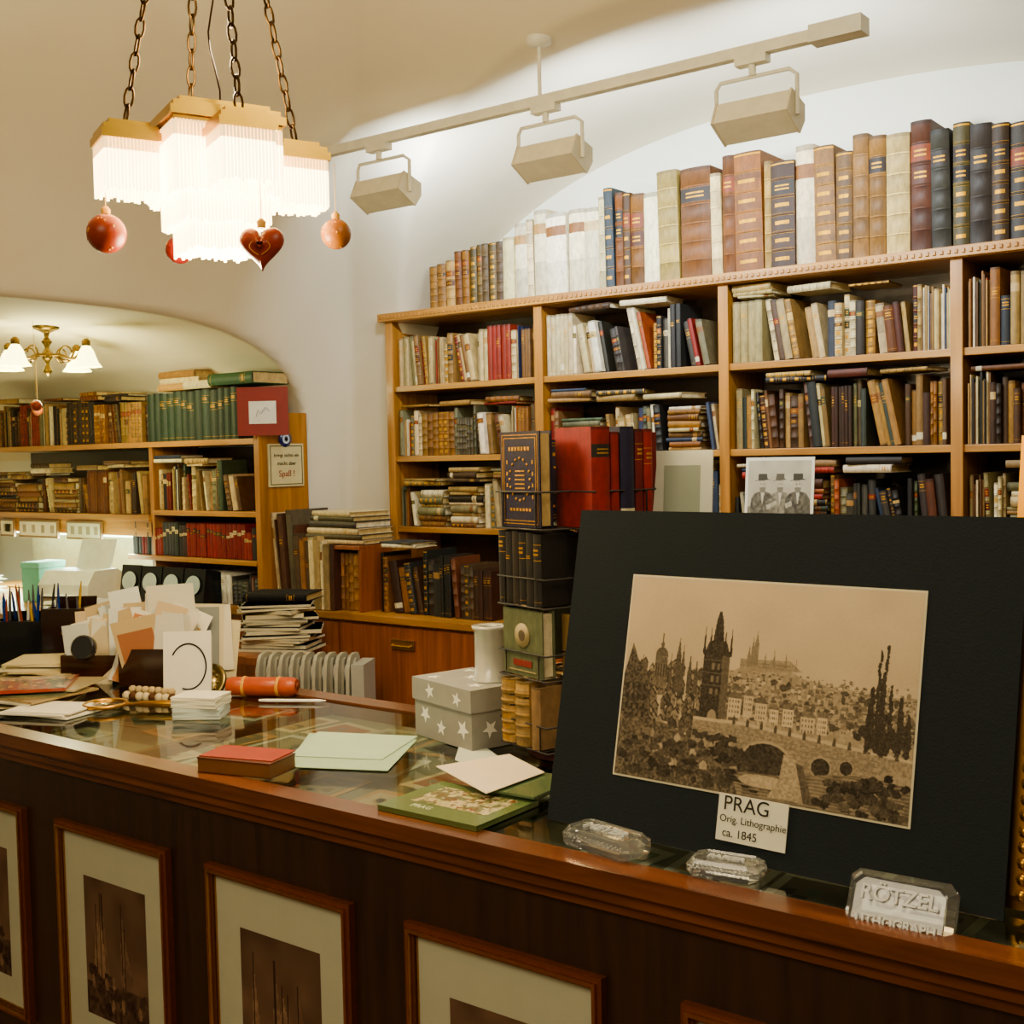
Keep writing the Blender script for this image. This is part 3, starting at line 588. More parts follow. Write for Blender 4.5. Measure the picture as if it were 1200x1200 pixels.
# white office printer
m=MB(); M=T(-5.00,3.02,.961)@RZ(16)
m.prism([(0,0),(.26,0),(.26,.12),(.20,.15),(.05,.15),(0,.09)],0,.28,(.86,.87,.84),0,M@RZ(90)@RX(90)); m.box(.03,.25,-.012,.0,.03,.045,(.15,.15,.16),0,M); m.box(.05,.23,-.06,.06,.045,.048,(.93,.93,.90),0,M)
m.prism([(0,0),(.004,0),(.06,.14),(.055,.14)],.04,.24,(.82,.83,.80),0,M@T(0,.20,.14)@RZ(90)@RX(90)); m.build("office_printer",PAINT)
def papers(name,n,cx,cy,z,w,d,seed,spread=.02,rot=10,cols=None,th=(.0008,.004),mat=PAPER,base=0):
    r=random.Random(seed); m=MB()
    for i in range(n):
        t_=r.uniform(*th); M=T(cx+r.uniform(-spread,spread),cy+r.uniform(-spread,spread),z)@RZ(base+r.uniform(-rot,rot)); c=r.choice(cols or [(.92,.92,.88),(.85,.84,.76),(.9,.88,.80)])
        ww=w*r.uniform(.8,1); dd=d*r.uniform(.8,1); m.box(-ww/2,ww/2,-dd/2,dd/2,0,t_,c,0,M); z+=t_+.0003
    return m.build(name,mat)
papers("paper_stack",24,-4.52,2.90,.961,.24,.18,1,.03,18,th=(.001,.003))
papers("paper_stack",25,-5.6,3.0,.961,.3,.22,3,.05,20,th=(.002,.006)); papers("paper_stack",14,-5.32,2.85,.961,.24,.18,5,.03,20,th=(.002,.006))
for k in range(4):
    m=MB(); M=T(-4.68+.15*k,3.22,.966)@RZ(8)
    m.prism([(0,0),(.12,0),(.12,.15),(.03,.17)],0,.12,(.08,.09,.10),0,M@RZ(90)@RX(90))
    m.lathe([(.042,0),(.0001,.002)],24,(.7,.76,.78),0,M@T(.06,.008,.10)@RX(78)); m.build("file_box",GLOSS)
# small brass chandelier
m=MB(); cx,cy=-4.50,2.80; ZT=2.165
m.lathe([(.055,0),(.05,-.012),(.03,-.02),(.012,-.03),(.008,-.045),(.016,-.055),(.022,-.065),(.012,-.078),(.008,-.09),(.02,-.105),(.03,-.12),(.02,-.135),(.008,-.15),(.012,-.17),(.02,-.185),(.001,-.205)],20,(.40,.32,.16),0,T(cx,cy,ZT))
for k in range(4):
    a=math.radians(20+90*k); ca,sa=math.cos(a),math.sin(a); pts=[]
    for q in range(15):
        t_=q/14; rr_=.02+.17*t_; zz=-.12-.035*math.sin(t_*pi)+.055*math.sin(t_*pi*.5)*t_; pts.append((cx+ca*rr_,cy+sa*rr_,ZT+zz+.02*math.sin(t_*2*pi)))
    m.tube(pts,.006,8,(.42,.33,.16),0)
    pts=[(cx+ca*(.09+.03*math.cos(u)),cy+sa*(.09+.03*math.cos(u)),ZT-.115+.03*math.sin(u)) for u in np.linspace(0,1.6*pi,14)]
    m.tube(pts,.004,6,(.42,.33,.16),0)
    ex,ey=cx+ca*.19,cy+sa*.19
    m.lathe([(.008,0),(.018,-.01),(.016,-.03)],14,(.42,.33,.16),0,T(ex,ey,ZT-.06))
    n=24; prof=[(.016,-.03),(.028,-.05),(.036,-.075),(.042,-.095),(.054,-.115)]
    v=[];f=[]
    for j,(rd,zz) in enumerate(prof):
        for i in range(n):
            w=rd*(1+.10*(j/4)**2*math.cos(6*2*pi*i/n)); v.append((ex+w*math.cos(2*pi*i/n),ey+w*math.sin(2*pi*i/n),ZT-.06+zz))
    for j in range(4):
        for i in range(n): f.append((j*n+i,j*n+(i+1)%n,(j+1)*n+(i+1)%n,(j+1)*n+i))
    m.add(v,f,(1,1,1),1,None,True)
m.build("brass_chandelier",[BRASS,emis("tulip_glass",(1,.96,.55),11)])
for (x,y,z,c) in ((-4.75,2.9,1.83,(.6,.3,.1)),(-4.35,2.65,1.83,(.55,.2,.06))):
    m=MB(); m.ball(.022,c,0,T(x,y,z)); m.tube([(x,y,z+.02),(x,y,2.165)],.0008,4,(.6,.5,.3)); m.build("hanging_bauble",BAUB)
# ================= big leaning folios, pile, radiator =================
m=MB(); rr=random.Random(31); x=-3.885
for i in range(15):
    w=rr.uniform(.010,.032); h=rr.uniform(.36,.45)-.010*i; ln=max(0,6-.5*i)
    if x>-3.55: break
    book(m,T(x+(h*math.sin(math.radians(ln)) if i==0 else 0),3.44+rr.uniform(0,.03),.973)@RY(-ln),w,h,.22,jit(rr.choice([(.72,.62,.42),(.5,.34,.18),(.3,.26,.2),(.82,.75,.58),(.40,.14,.09),(.25,.15,.09),(.58,.50,.34)]),rr),rr.choice(['plain','vellum','label']),(.3,.2,.12),rr)
    x+=w+.003
zz=1.245
for i in range(6):
    th=rr.uniform(.012,.028); book(m,T(-3.72,3.47+.01*i,zz+th)@RZ(-3*i+6)@RY(90),th,.32-.01*i,.2,jit(rr.choice([(.3,.27,.2),(.78,.71,.55),(.2,.18,.15)]),rr),'plain',None,rr); zz+=th+.001
fill(m,-3.655,-3.41,3.50,.972,1.22,OLD+TAN,random.Random(77),hr=(.20,.24),top=0,lean=0,lie=0,pam=0); m.build("folio_books",BOOK)
m=MB(); B5=(.5,.5,.5)
m.box(-3.90,-2.72,3.42,3.655,.945,.970,B5,1)
m.box(-3.67,-3.655,3.47,3.655,.970,1.225,B5,0); m.box(-3.41,-3.395,3.47,3.655,.970,1.225,B5,0); m.box(-3.67,-3.395,3.46,3.655,1.225,1.240,B5,0)
m.box(-3.88,-2.74,3.45,3.65,0,.945,B5,0)
for a,b in((-3.86,-3.50),(-3.49,-2.78)): m.box(a,b,3.435,3.45,.08,.93,B5,0)
m.box(-3.20,-3.08,3.425,3.436,.845,.885,(.7,.55,.3),2); m.tube([(-3.19,3.428,.865),(-3.185,3.41,.862),(-3.095,3.41,.862),(-3.09,3.428,.865)],.004,6,(.75,.6,.3),2)
m.build("side_cabinet",[REDX,HONX,BRASS],bevel=.002)
m=MB(); m.box(-3.82,-3.475,2.98,3.36,.82,.85,B5,0)
for x in(-3.81,-3.51):
    for y in(2.99,3.32): m.box(x,x+.03,y,y+.03,0,.82,B5,0)
m.build("side_table",[REDX],bevel=.002)
m=MB(); rr=random.Random(12); z=.851
for i in range(17):
    th=rr.uniform(.005,.018); M=T(-3.57+rr.uniform(-.02,.02),3.18+rr.uniform(-.02,.02),z)@RZ(37+rr.uniform(-20,20)); c=rr.choice([(.9,.9,.86),(.86,.84,.74),(.92,.91,.86),(.35,.38,.3),(.78,.72,.5),(.15,.15,.16)])
    w=rr.uniform(.22,.29); d=rr.uniform(.17,.22); m.box(-w/2,w/2,-d/2,d/2,0,th,(.86,.82,.70),0,M); m.box(-w/2-.001,w/2+.001,-d/2-.001,d/2,th-.0015,th,c,0,M); z+=th+.0006
book(m,T(-3.72,3.13,z+.03)@RZ(25)@RY(90),.03,.27,.18,(.08,.08,.09),'plain',None,rr); m.build("magazine_pile",PAPER)
m=MB()
M=T(-3.235,3.02,0)@RZ(28)@Matrix.Diagonal((.85,1,1.07,1))
for i in range(9):
    x=-.20+.05*i; pts=[]
    for a in np.linspace(0,2*pi,24,endpoint=False):
        cx_=.085*(1 if math.cos(a)>0 else -1)*abs(math.cos(a))**.5; cz=.33*(1 if math.sin(a)>0 else -1)*abs(math.sin(a))**.4; pts.append((cx_,cz))
    m.prism(pts,-.007,.007,(.68,.67,.62),0,M@T(x,0,.50)@RZ(90)@RX(90),sm=False)
    m.prism([(p[0]*.45,p[1]*.95) for p in pts],-.018,.018,(.58,.57,.53),0,M@T(x,0,.50)@RZ(90)@RX(90),sm=True)
m.lathe([(.03,0),(.03,.46)],14,(.7,.7,.7),0,M@T(-.23,0,.76)@RY(90)); m.lathe([(.03,0),(.03,.46)],14,(.7,.7,.7),0,M@T(-.23,0,.24)@RY(90))
m.box(.215,.27,-.075,.075,.22,.80,(.68,.68,.66),0,M)
m.lathe([(.022,0),(.018,.02),(.0001,.021)],16,(.15,.15,.15),0,M@T(.27,0,.6)@RY(90))
for x in(-.18,.2):
    m.tube([M@Vector((x,-.13,.05)),M@Vector((x,-.06,.17)),M@Vector((x,.06,.17)),M@Vector((x,.13,.05))],.008,6,(.3,.3,.3))
    for y in(-.13,.13): m.lathe([(.025,-.012),(.025,.012)],14,(.1,.1,.1),0,M@T(x,y,.026)@RY(90))
m.build("oil_radiator",PAINT)
# ================= glass fringe chandelier =================
m=MB(); G=(.74,.60,.27)
CXY=(-1.905,1.565); Mc=T(CXY[0],CXY[1],0)@RZ(-22.8)
def sq(h,z0,z1,c=G,mat=0,M=Mc,off=(0,0)): m.box(off[0]-h,off[0]+h,off[1]-h,off[1]+h,z0,z1,c,mat,M)
def fringe(h,z0,z1,off,n,rr,mat=1):
    for s_ in range(4):
        for i in range(n):
            u=-h+2*h*(i+.5)/n; p=[(u,-h),(h,u),(-u,h),(-h,-u)][s_]; x=off[0]+p[0]; y=off[1]+p[1]; q=h/n*.74; zb=z1+rr.uniform(0,.009); zm=z0-(z0-z1)*.22
            m.box(x-q,x+q,y-q,y+q,zm,z0,(1,1,1),mat+1,Mc); m.box(x-q,x+q,y-q,y+q,zb,zm,(1,1,1),mat,Mc)
rr=random.Random(2)
sq(.112,2.246,2.262); sq(.104,2.262,2.274); sq(.088,2.274,2.286); sq(.106,2.236,2.246,(.6,.46,.2))
fringe(.104,2.238,2.105,(0,0),30,rr); fringe(.084,2.238,2.055,(0,0),24,rr); fringe(.066,2.238,2.004,(0,0),20,rr)
D=.170
for off in ((D,0),(-D,0),(0,D),(0,-D)):
    sq(.055,2.204,2.220,G,0,Mc,off); sq(.050,2.220,2.231,G,0,Mc,off); sq(.038,2.231,2.242,G,0,Mc,off)
    fringe(.049,2.205,2.105,off,15,rr)
    a=Mc@Vector((off[0]*.5,off[1]*.5,2.236)); b=Mc@Vector((off[0],off[1],2.236)); m.tube([a,b],.009,6,G)
    p0=Mc@Vector((off[0],off[1],2.245)); p1=Mc@Vector((off[0]*.08,off[1]*.08,3.08)); dv=p1-p0; Ln=dv.length; dv.normalize(); n=int(Ln/.034)
    q=dv.to_track_quat('Z','Y').to_matrix().to_4x4()
    for i in range(n):
        M=Matrix.Translation(p0+dv*(.017+i*.034))@q@RZ(90*(i%2)+10)
        m.tube([(.0085*math.cos(a_),0,.021*math.sin(a_)) for a_ in np.linspace(0,2*pi,10,endpoint=False)],.0026,5,(.24,.17,.09),0,M,True)
wires=[(.02+.02*math.sin(k*.9),.01*math.cos(k),2.28+.79*k/20) for k in range(21)]; m.tube([Mc@Vector(p) for p in wires],.002,5,(.2,.13,.08),0)
m.lathe([(.07,3.13),(.07,3.09),(.04,3.07),(.02,3.05)],20,G,0,T(CXY[0],CXY[1],0))
m.build("fringe_chandelier",[BRASS,emis("glass_rods",(1,.90,.64),10),emis("glass_rods_top",(1,.84,.54),2.2)])
def orn(name,lat,dep,z,r,col,kind='ball'):
    m=MB(); p=Vector((CXY[0]+.798*lat-.603*dep,CXY[1]+.603*lat+.798*dep,z)); M=Matrix.Translation(p)
    if kind=='ball':
        m.ball(r,col,0,M,24)
        rr=random.Random(int(z*1000))
        for i in range(16):
            a,b=rr.uniform(0,2*pi),rr.uniform(-1.2,1.2); d=Vector((math.cos(a)*math.cos(b),math.sin(a)*math.cos(b),math.sin(b)))
            m.ball(r*.08,(.75,.50,.08),0,Matrix.Translation(p+d*r*.96),8)
    else:
        n=40; v=[];f=[]
        def hp(t_): return (.040*(math.sin(t_)**3)*1.05,(.0325*math.cos(t_)-.0125*math.cos(2*t_)-.005*math.cos(3*t_)-.0025*math.cos(4*t_))*1.12)
        Mh=M@RZ(37)
        rings=[(.15,.022),(.5,.020),(.8,.014),(.95,.007),(1,0),(.95,-.007),(.8,-.014),(.5,-.020),(.15,-.022)]
        for s_,y in rings:
            for i in range(n):
                x,zz=hp(2*pi*i/n); v.append((x*s_,-y,zz*s_))
        for j in range(len(rings)-1):
            for i in range(n): f.append((j*n+i,j*n+(i+1)%n,(j+1)*n+(i+1)%n,(j+1)*n+i))
        f.append(tuple(range(n))); f.append(tuple(range((len(rings)-1)*n,len(rings)*n))[::-1])
        m.add(v,f,col,0,Mh,True)
        for s_ in(-1,1):
            m.tube([(s_*(.003+.016*math.sin(k*.45)),-.0205,.012-.0045*k) for k in range(8)],.0008,5,(.75,.5,.1),0,Mh)
            for q in range(4): m.ball(.0016,(.75,.5,.1),0,Mh@T(s_*(.010+.005*q),-.019+.002*q,.018-.006*q),6)
    m.lathe([(.008,r*.9),(.009,r+.008),(.004,r+.014)],12,(.75,.55,.15),0,M)
    m.tube([p+Vector((0,0,r)),p+Vector((0,0,2.205-z))],.0009,4,(.8,.7,.5)); m.build(name,BAUB)
orn("orange_bauble",-.185,-.10,2.035,.037,(.50,.15,.0)); orn("gold_bauble",.225,.09,2.06,.031,(.56,.32,.0)); orn("dark_red_bauble",-.115,.15,2.045,.029,(.32,.03,.0)); orn("heart_ornament",.122,-.16,1.995,.036,(.52,.15,.0),'heart')
# ================= track lights =================
m=MB(); W=(.84,.83,.77)
m.box(-3.45,-1.20,2.985,3.015,2.650,2.68,W); m.box(-1.26,-1.12,2.97,3.03,2.642,2.686,(.8,.8,.76)); m.box(-3.47,-3.42,2.98,3.02,2.645,2.685,W)
rz=float(ceil_h(np.array(-2.13),np.array(3.0)))
m.lathe([(.038,rz+.01),(.038,rz-.012),(.012,rz-.022)],16,W,0,T(-2.13,3.0,0)); m.lathe([(.006,2.68),(.006,rz)],8,W,0,T(-2.13,3.0,0))
for k,x in enumerate((-1.43,-2.11,-2.80)):
    m.box(x-.045,x+.045,2.983,3.017,2.628,2.65,W); m.lathe([(.010,2.60),(.010,2.63)],10,W,0,T(x,3.0,0))
    pts=[(x-.118,3.02,2.48),(x-.118,3.02,2.585),(x-.10,3.01,2.600),(x+.10,3.01,2.600),(x+.118,3.02,2.585),(x+.118,3.02,2.48)]; m.tube(pts,.006,6,W)
    M=T(x,3.03,2.497)@RX(-20)
    m.prism([(-.05,-.030),(.040,-.044),(.055,.0),(.042,.038),(-.042,.034)],-.108,.108,(.84,.82,.74),0,M@RZ(90)@RX(90))
    for e in(-.112,.106): m.prism([(-.053,-.033),(.042,-.047),(.058,.0),(.044,.041),(-.045,.037)],e,e+.006,(.80,.77,.68),0,M@RZ(90)@RX(90))
    m.box(-.095,.095,.048,.053,-.026,.026,(1,1,1),1,M)
    ld=bpy.data.lights.new("track_spot",'AREA'); ld.shape='RECTANGLE'; ld.size=.22; ld.size_y=.07; ld.energy=17; ld.color=(.84,.93,1.0)
    lo=bpy.data.objects.new("track_spot",ld); SC.collection.objects.link(lo); lo.location=(x,3.12,2.50)
    dr=Vector((x+.05,4.10,2.50))-Vector(lo.location); lo.rotation_euler=dr.to_track_quat('-Z','Y').to_euler()
m.build("track_lights",[PAINT,emis("spot_lens",(.9,.95,1),6)])
# ================= things on counter =================
ZC=1.0
def MM(x,y,z=ZC,a=0): return T(x,y,z)@RZ(a)
par=bpy.data.objects.new("mounted_lithograph",None); SC.collection.objects.link(par); par.location=(-.78,1.57,1.0)
Mm=MM(-1.130,1.572,1.0,-2.3)@RX(-12.5)
Mp=T(.78,-1.57,-1.0)@Mm
m=MB(); m.box(0,.725,0,.004,0,.515,(.12,.14,.155),0,Mp)
px0,px1,pz0,pz1=.122,.596,.094,.408
m.box(px0-.003,px1+.003,-.0008,0,pz0-.003,pz1+.003,(.86,.83,.72),1,Mp)
m.pic(prague(),px1-px0,pz1-pz0,1,Mp@T(px0,-.0014,pz0))
m.build("mat_board",[attr_mat("mat_card",.9,.10,300,spec=.15,bump=.4),PAPER],par)
m=MB(); m.box(0,.112,-.0022,-.001,.026,.094,(.92,.91,.84),0,Mp@T(.312,0,0)); m.build("label_card",PAPER,par)
for s_,z,x,sz in(("PRAG",.080,.008,.030),("Orig. Lithographie",.058,.004,.0145),("ca. 1845",.038,.010,.017)):
    text(s_,sz,Mm@T(.312+x,-.0028,z)@RX(90),(.08,.08,.08),"label_text",par,align='LEFT',ext=.0002)
m=MB(); M=MM(-.425,1.60,1.0,0)@RX(-12)
for i,(a,b,y,c) in enumerate(((0,.018,-.02,(.72,.5,.2)),(.018,.05,-.032,(.80,.58,.25)),(.05,.075,-.022,(.62,.42,.16)),(.075,.09,-.028,(.8,.6,.28)))):
    for (p0,p1,q0,q1) in ((a,b,a,.62-a),(.50-b,.50-a,a,.62-a)): m.box(p0,p1,y,.0,q0,q1,c,0,M)
    for (p0,p1,q0,q1) in ((b,.50-b,a,b),(b,.50-b,.62-b,.62-a)): m.box(p0,p1,y,.0,q0,q1,c,0,M)
for k in range(30):
    m.ball(.0085,(.75,.55,.22),0,M@T(.034,-.033,.02+.02*k),8); m.ball(.0085,(.75,.55,.22),0,M@T(.466,-.033,.02+.02*k),8)
    if k<22: m.ball(.0085,(.75,.55,.22),0,M@T(.05+.019*k,-.033,.034),8); m.ball(.0085,(.75,.55,.22),0,M@T(.05+.019*k,-.033,.586),8)
m.box(.09,.41,-.006,0,.09,.53,(.55,.5,.42),1,M); m.build("gilt_frame",[BRASS,PAPER])
def weight(x,y,a,w,d,h,tilt,txt,zo=0):
    m=MB(); M=MM(x,y,ZC+.001+zo,a)@RX(tilt)
    c=.010
    def oct(w,d,c): return [(-w/2+c,-d/2),(w/2-c,-d/2),(w/2,-d/2+c),(w/2,d/2-c),(w/2-c,d/2),(-w/2+c,d/2),(-w/2,d/2-c),(-w/2,-d/2+c)]
    A=oct(w*.94,d*.92,c); B=oct(w,d,c); C=oct(w*.88,d*.80,c); Dd=oct(w*.84,d*.74,c)
    v=[(p[0],p[1],0) for p in A]+[(p[0],p[1],.006) for p in B]+[(p[0],p[1],h*.6) for p in B]+[(p[0],p[1],h) for p in C]+[(p[0],p[1],h-.003) for p in Dd]
    f=[tuple(range(7,-1,-1)),tuple(range(32,40))]+[(j*8+i,j*8+(i+1)%8,(j+1)*8+(i+1)%8,(j+1)*8+i) for j in range(4) for i in range(8)]
    m.add(v,f,(1,1,1),0,M)
    if not tilt: # cut facets along the rim
        for i in range(14):
            for s_ in(-1,1): m.ball(.0045,(1,1,1),0,M@T(-w*.42+w*.84*i/13,s_*d*.46,h*.62),6)
    o=m.build("glass_paperweight",[CAST])
    for s_,yy,sz in txt:
        cu=bpy.data.curves.new("engraving",'FONT'); cu.body=s_; cu.size=sz; cu.extrude=.0015; cu.bevel_depth=.0005; cu.align_x='CENTER'; cu.align_y='CENTER'; cu.materials.append(FROST)
        t_=bpy.data.objects.new("engraving",cu); SC.collection.objects.link(t_); t_.parent=o; t_.matrix_local=Matrix.Translation(-o.location)@M@T(0,yy,h-.001)
weight(-.970,1.502,-10,.135,.068,.028,0,(("MEYER",0,.028),)); weight(-.768,1.500,8,.105,.06,.024,0,(("PAPIER",0,.018),)); weight(-.513,1.486,2,.135,.095,.030,58,(("RÖTZEL",.016,.027),("LITHOGRAPH",-.018,.0165)))
# gray star box
m=MB(); Mb=MM(-1.51,1.845,ZC+.0005,-16+180)
GR=(.54,.54,.52)
m.box(.004,.216,-.156,-.004,0,.10,GR,0,Mb); m.box(0,.22,-.16,0,.078,.125,(.57,.57,.55),0,Mb)
def star(M,r):
    pts=[(r*(1 if k%2==0 else .42)*math.sin(k*pi/5),r*(1 if k%2==0 else .42)*math.cos(k*pi/5)) for k in range(10)]
    m.add([(p[0],p[1],0) for p in pts]+[(0,0,0)],[(10,k,(k+1)%10) for k in range(10)],(.92,.92,.90),1,M)
for (x,z,r_,a) in ((.035,.040,.022,10),(.115,.030,.018,30),(.175,.050,.020,0)): star(Mb@T(x,-.0035,z)@RX(-90)@RZ(a),r_)
for (x,z,r_,a) in ((.05,.10,.017,20),(.15,.103,.018,50)): star(Mb@T(x,.0008,z)@RX(-90)@RZ(a),r_)
for (x,y,r_,a) in ((.04,-.04,.02,10),(.12,-.09,.022,30),(.18,-.03,.018,0),(.19,-.13,.018,20)): star(Mb@T(x,y,.1258)@RZ(a),r_)
for (y,z,r_,a) in ((-.05,.04,.02,10),(-.11,.05,.022,30)): star(Mb@T(.0032,y,z)@RY(-90)@RZ(a),r_)
m.build("star_gift_box",[PAINT,PAPER])
m=MB(); m.lathe([(.040,0),(.040,.004),(.035,.008),(.035,.106),(.040,.110),(.040,.115),(.015,.115),(.014,.09)],32,(.72,.72,.68),0,MM(-1.545,1.96,1.1265)); m.build("ribbon_spool",GLOSS)
def sheet(name,pts,z,th,c,mat=PAPER):
    m=MB(); a=sum(pts[i][0]*pts[(i+1)%len(pts)][1]-pts[(i+1)%len(pts)][0]*pts[i][1] for i in range(len(pts)))
    if a<0: pts=pts[::-1]
    m.prism(pts,z,z+th,c); return m.build(name,mat)
sheet("pale_green_paper",[(-1.916,1.785),(-1.675,1.865),(-1.557,1.648),(-1.748,1.562)],1.0005,.001,(.66,.76,.66))
sheet("pale_green_paper",[(-1.905,1.80),(-1.69,1.885),(-1.62,1.70),(-1.80,1.62)],1.0022,.001,(.70,.79,.70))
sheet("card_note",[(-1.441,1.655),(-1.38,1.80),(-1.247,1.73),(-1.252,1.566)],1.024,.0012,(.90,.85,.76))
sheet("leaflet",[(-1.64,1.98),(-1.42,1.83),(-1.36,1.72),(-1.50,1.78)],1.0005,.0015,(.78,.81,.76))
m=MB(); M=MM(-1.40,1.455,ZC+.0005,0); m.box(0,.215,0,.17,0,.008,(.36,.42,.24),0,M); m.box(-.001,.216,-.001,.17,.008,.0095,(.38,.46,.28),0,M)
im=np.zeros((60,100,3)); n1=vnoise(60,100,9);n2=vnoise(60,100,5);n3=vnoise(60,100,3)
im[...]=np.array([.72,.70,.52])+(n3[...,None]-.5)*.2; im=np.where((n1>.5)[...,None],np.array([.46,.46,.30])+(n3[...,None]-.5)*.2,im); im=np.where((n2>.68)[...,None],np.array([.82,.76,.62]),im); im=np.where((vnoise(60,100,4)>.78)[...,None],np.array([.52,.27,.17]),im)
m.pic(np.clip(im,0,1),.165,.095,0,M@T(.03,.05,.0098)@RX(-90)); m.build("brochure",GLOSS)
text("PRAG",.018,M@T(.05,.03,.0098),(.85,.85,.7),"brochure_title",bpy.data.objects["brochure"],align='LEFT')
m=MB(); M=MM(-1.30,1.60,ZC+.0105,8); m.box(0,.12,0,.14,0,.006,(.24,.32,.18),0,M); m.box(.0,.12,-.0,.14,.006,.010,(.34,.42,.30),0,M@RZ(-6)); m.build("brochure",GLOSS)
m=MB(); M=MM(-1.865,1.445,ZC+.0005,14); m.box(0,.165,0,.085,.002,.026,(.46,.31,.17),0,M); m.box(-.001,.166,-.001,.086,0,.002,(.32,.16,.08),0,M); m.box(-.001,.166,-.001,.086,.026,.029,(.34,.16,.08),0,M)
m.box(.0,.162,.005,.092,.0292,.031,(.60,.20,.13),0,M@RZ(3)); m.build("red_booklet",PAINT)
m=MB(); rr=random.Random(8); z=ZC+.0005
MC=[(.78,.72,.56),(.60,.22,.10),(.84,.82,.74),(.60,.52,.36),(.40,.42,.32)]
for i in range(7):
    th=rr.uniform(.003,.008); M=T(-2.84+rr.uniform(-.05,.05),1.68+rr.uniform(-.05,.05),z)@RZ(25+rr.uniform(-25,25)); w,d=.29*rr.uniform(.8,1),.2*rr.uniform(.85,1)
    c=MC[i%5]; m.box(-w/2,w/2,-d/2,d/2,0,th,c,0,M)
    if i==6:
        im=np.zeros((50,70,3)); im[...]=np.array([.72,.62,.48]); im[12:,:]=np.where((vnoise(38,70,7)>.5)[...,None],np.array([.62,.24,.12]),np.array([.35,.28,.20])); im=np.where((vnoise(50,70,4)>.75)[...,None],np.array([.80,.66,.40]),im); m.pic(im,w*.96,d*.96,0,M@T(-w*.48,-d*.48,th+.0003)@RX(-90))
    z+=th+.0004
m.build("magazine_stack",GLOSS)
papers("leaflet_stack",9,-3.06,1.90,ZC+.0005,.26,.2,22,.03,12,[(.80,.74,.56),(.84,.80,.66)],(.003,.007),base=30)
papers("leaflet_stack",4,-2.62,1.60,ZC+.0005,.20,.13,23,.015,10,[(.84,.82,.74),(.9,.88,.82)],base=20)
m=MB(); M=MM(-2.54,1.70,ZC+.012,28)
m.tube([(.050*math.cos(a),.050*math.sin(a),0) for a in np.linspace(0,2*pi,28,endpoint=False)],.005,8,(.80,.60,.28),0,M,True)
m.lathe([(.0001,-.001),(.048,-.001),(.048,.001),(.0001,.003)],28,(1,1,1),1,M); m.tube([M@Vector((.052,0,0)),M@Vector((.075,0,0)),M@Vector((.09,0,.001)),M@Vector((.17,0,.002)),M@Vector((.18,0,.002))],[.005,.004,.008,.010,.006],10,(.70,.52,.22)); m.build("magnifying_glass",[BRASS,GLASS])
m=MB()
for k in range(8):
    for s_ in(-1,1): m.ball(.012,(.78,.72,.58) if (k+s_)%3 else (.30,.20,.13),0,MM(-2.52,1.82,ZC+.012,15)@T(-.07+.02*k,s_*.010,.0),10)
for k in range(7): m.ball(.010,(.70,.62,.46),0,MM(-2.52,1.82,ZC+.027,15)@T(-.06+.02*k,0,0),10)
m.build("braided_cord",PAPER)
m=MB(); M=MM(-2.47,1.955,ZC+.03,20)@RX(60); m.lathe([(.0001,-.004),(.05,-.004),(.052,0),(.048,.006),(.040,.004),(.018,.004),(.016,.008),(.0001,.009)],28,(.5,.44,.28),0,M)
for k in range(10): m.ball(.005,(.6,.55,.4),0,M@T(.029*math.cos(k*.628),.029*math.sin(k*.628),.005),8)
m.lathe([(.03,-.029),(.022,-.02),(.01,.0)],16,(.3,.27,.2),0,MM(-2.47,1.96,ZC+.03)); m.build("brass_medallion",[METAL])
m=MB()
for i,(z,a) in enumerate(((0,5),(.026,-4))):
    M=MM(-2.27,1.775,ZC+.0005+z,a+30)
    for q in range(6): m.box(-.056,.056,-.043,.043,q*.0042,q*.0042+.0038,(.76,.80,.78) if i==0 else (.90,.89,.82),0,M@RZ(math.sin(q*2.)*2))
m.build("note_pad",PAPER)
m=MB(); M=MM(-2.40,1.975,ZC+.024,28)@RY(90)@RZ(20); OR=(.66,.26,.0)
m.lathe([(.020,-.01),(.024,0),(.024,.03),(.021,.035),(.024,.04),(.024,.12),(.021,.125),(.024,.13),(.024,.16),(.019,.172)],18,OR,0,M)
for z in(.034,.125): m.lathe([(.0245,z-.004),(.026,z),(.0245,z+.004)],18,(.80,.56,.08),0,M)
m.lathe([(.0001,.171),(.010,.174),(.0001,.175)],10,(.4,.2,.1),0,M)
m.prism([(-.03,-.02),(.035,-.018),(.03,.02),(-.028,.018)],0,.004,OR,0,MM(-2.34,2.035,ZC+.0005,10)); m.build("orange_cracker_roll",BAUB)
m=MB(); m.lathe([(.003,0),(.004,.02),(.004,.15),(.001,.17)],10,(.92,.92,.90),0,MM(-2.27,1.95,ZC+.0055,30)@RY(90)); m.build("white_pen",GLOSS)
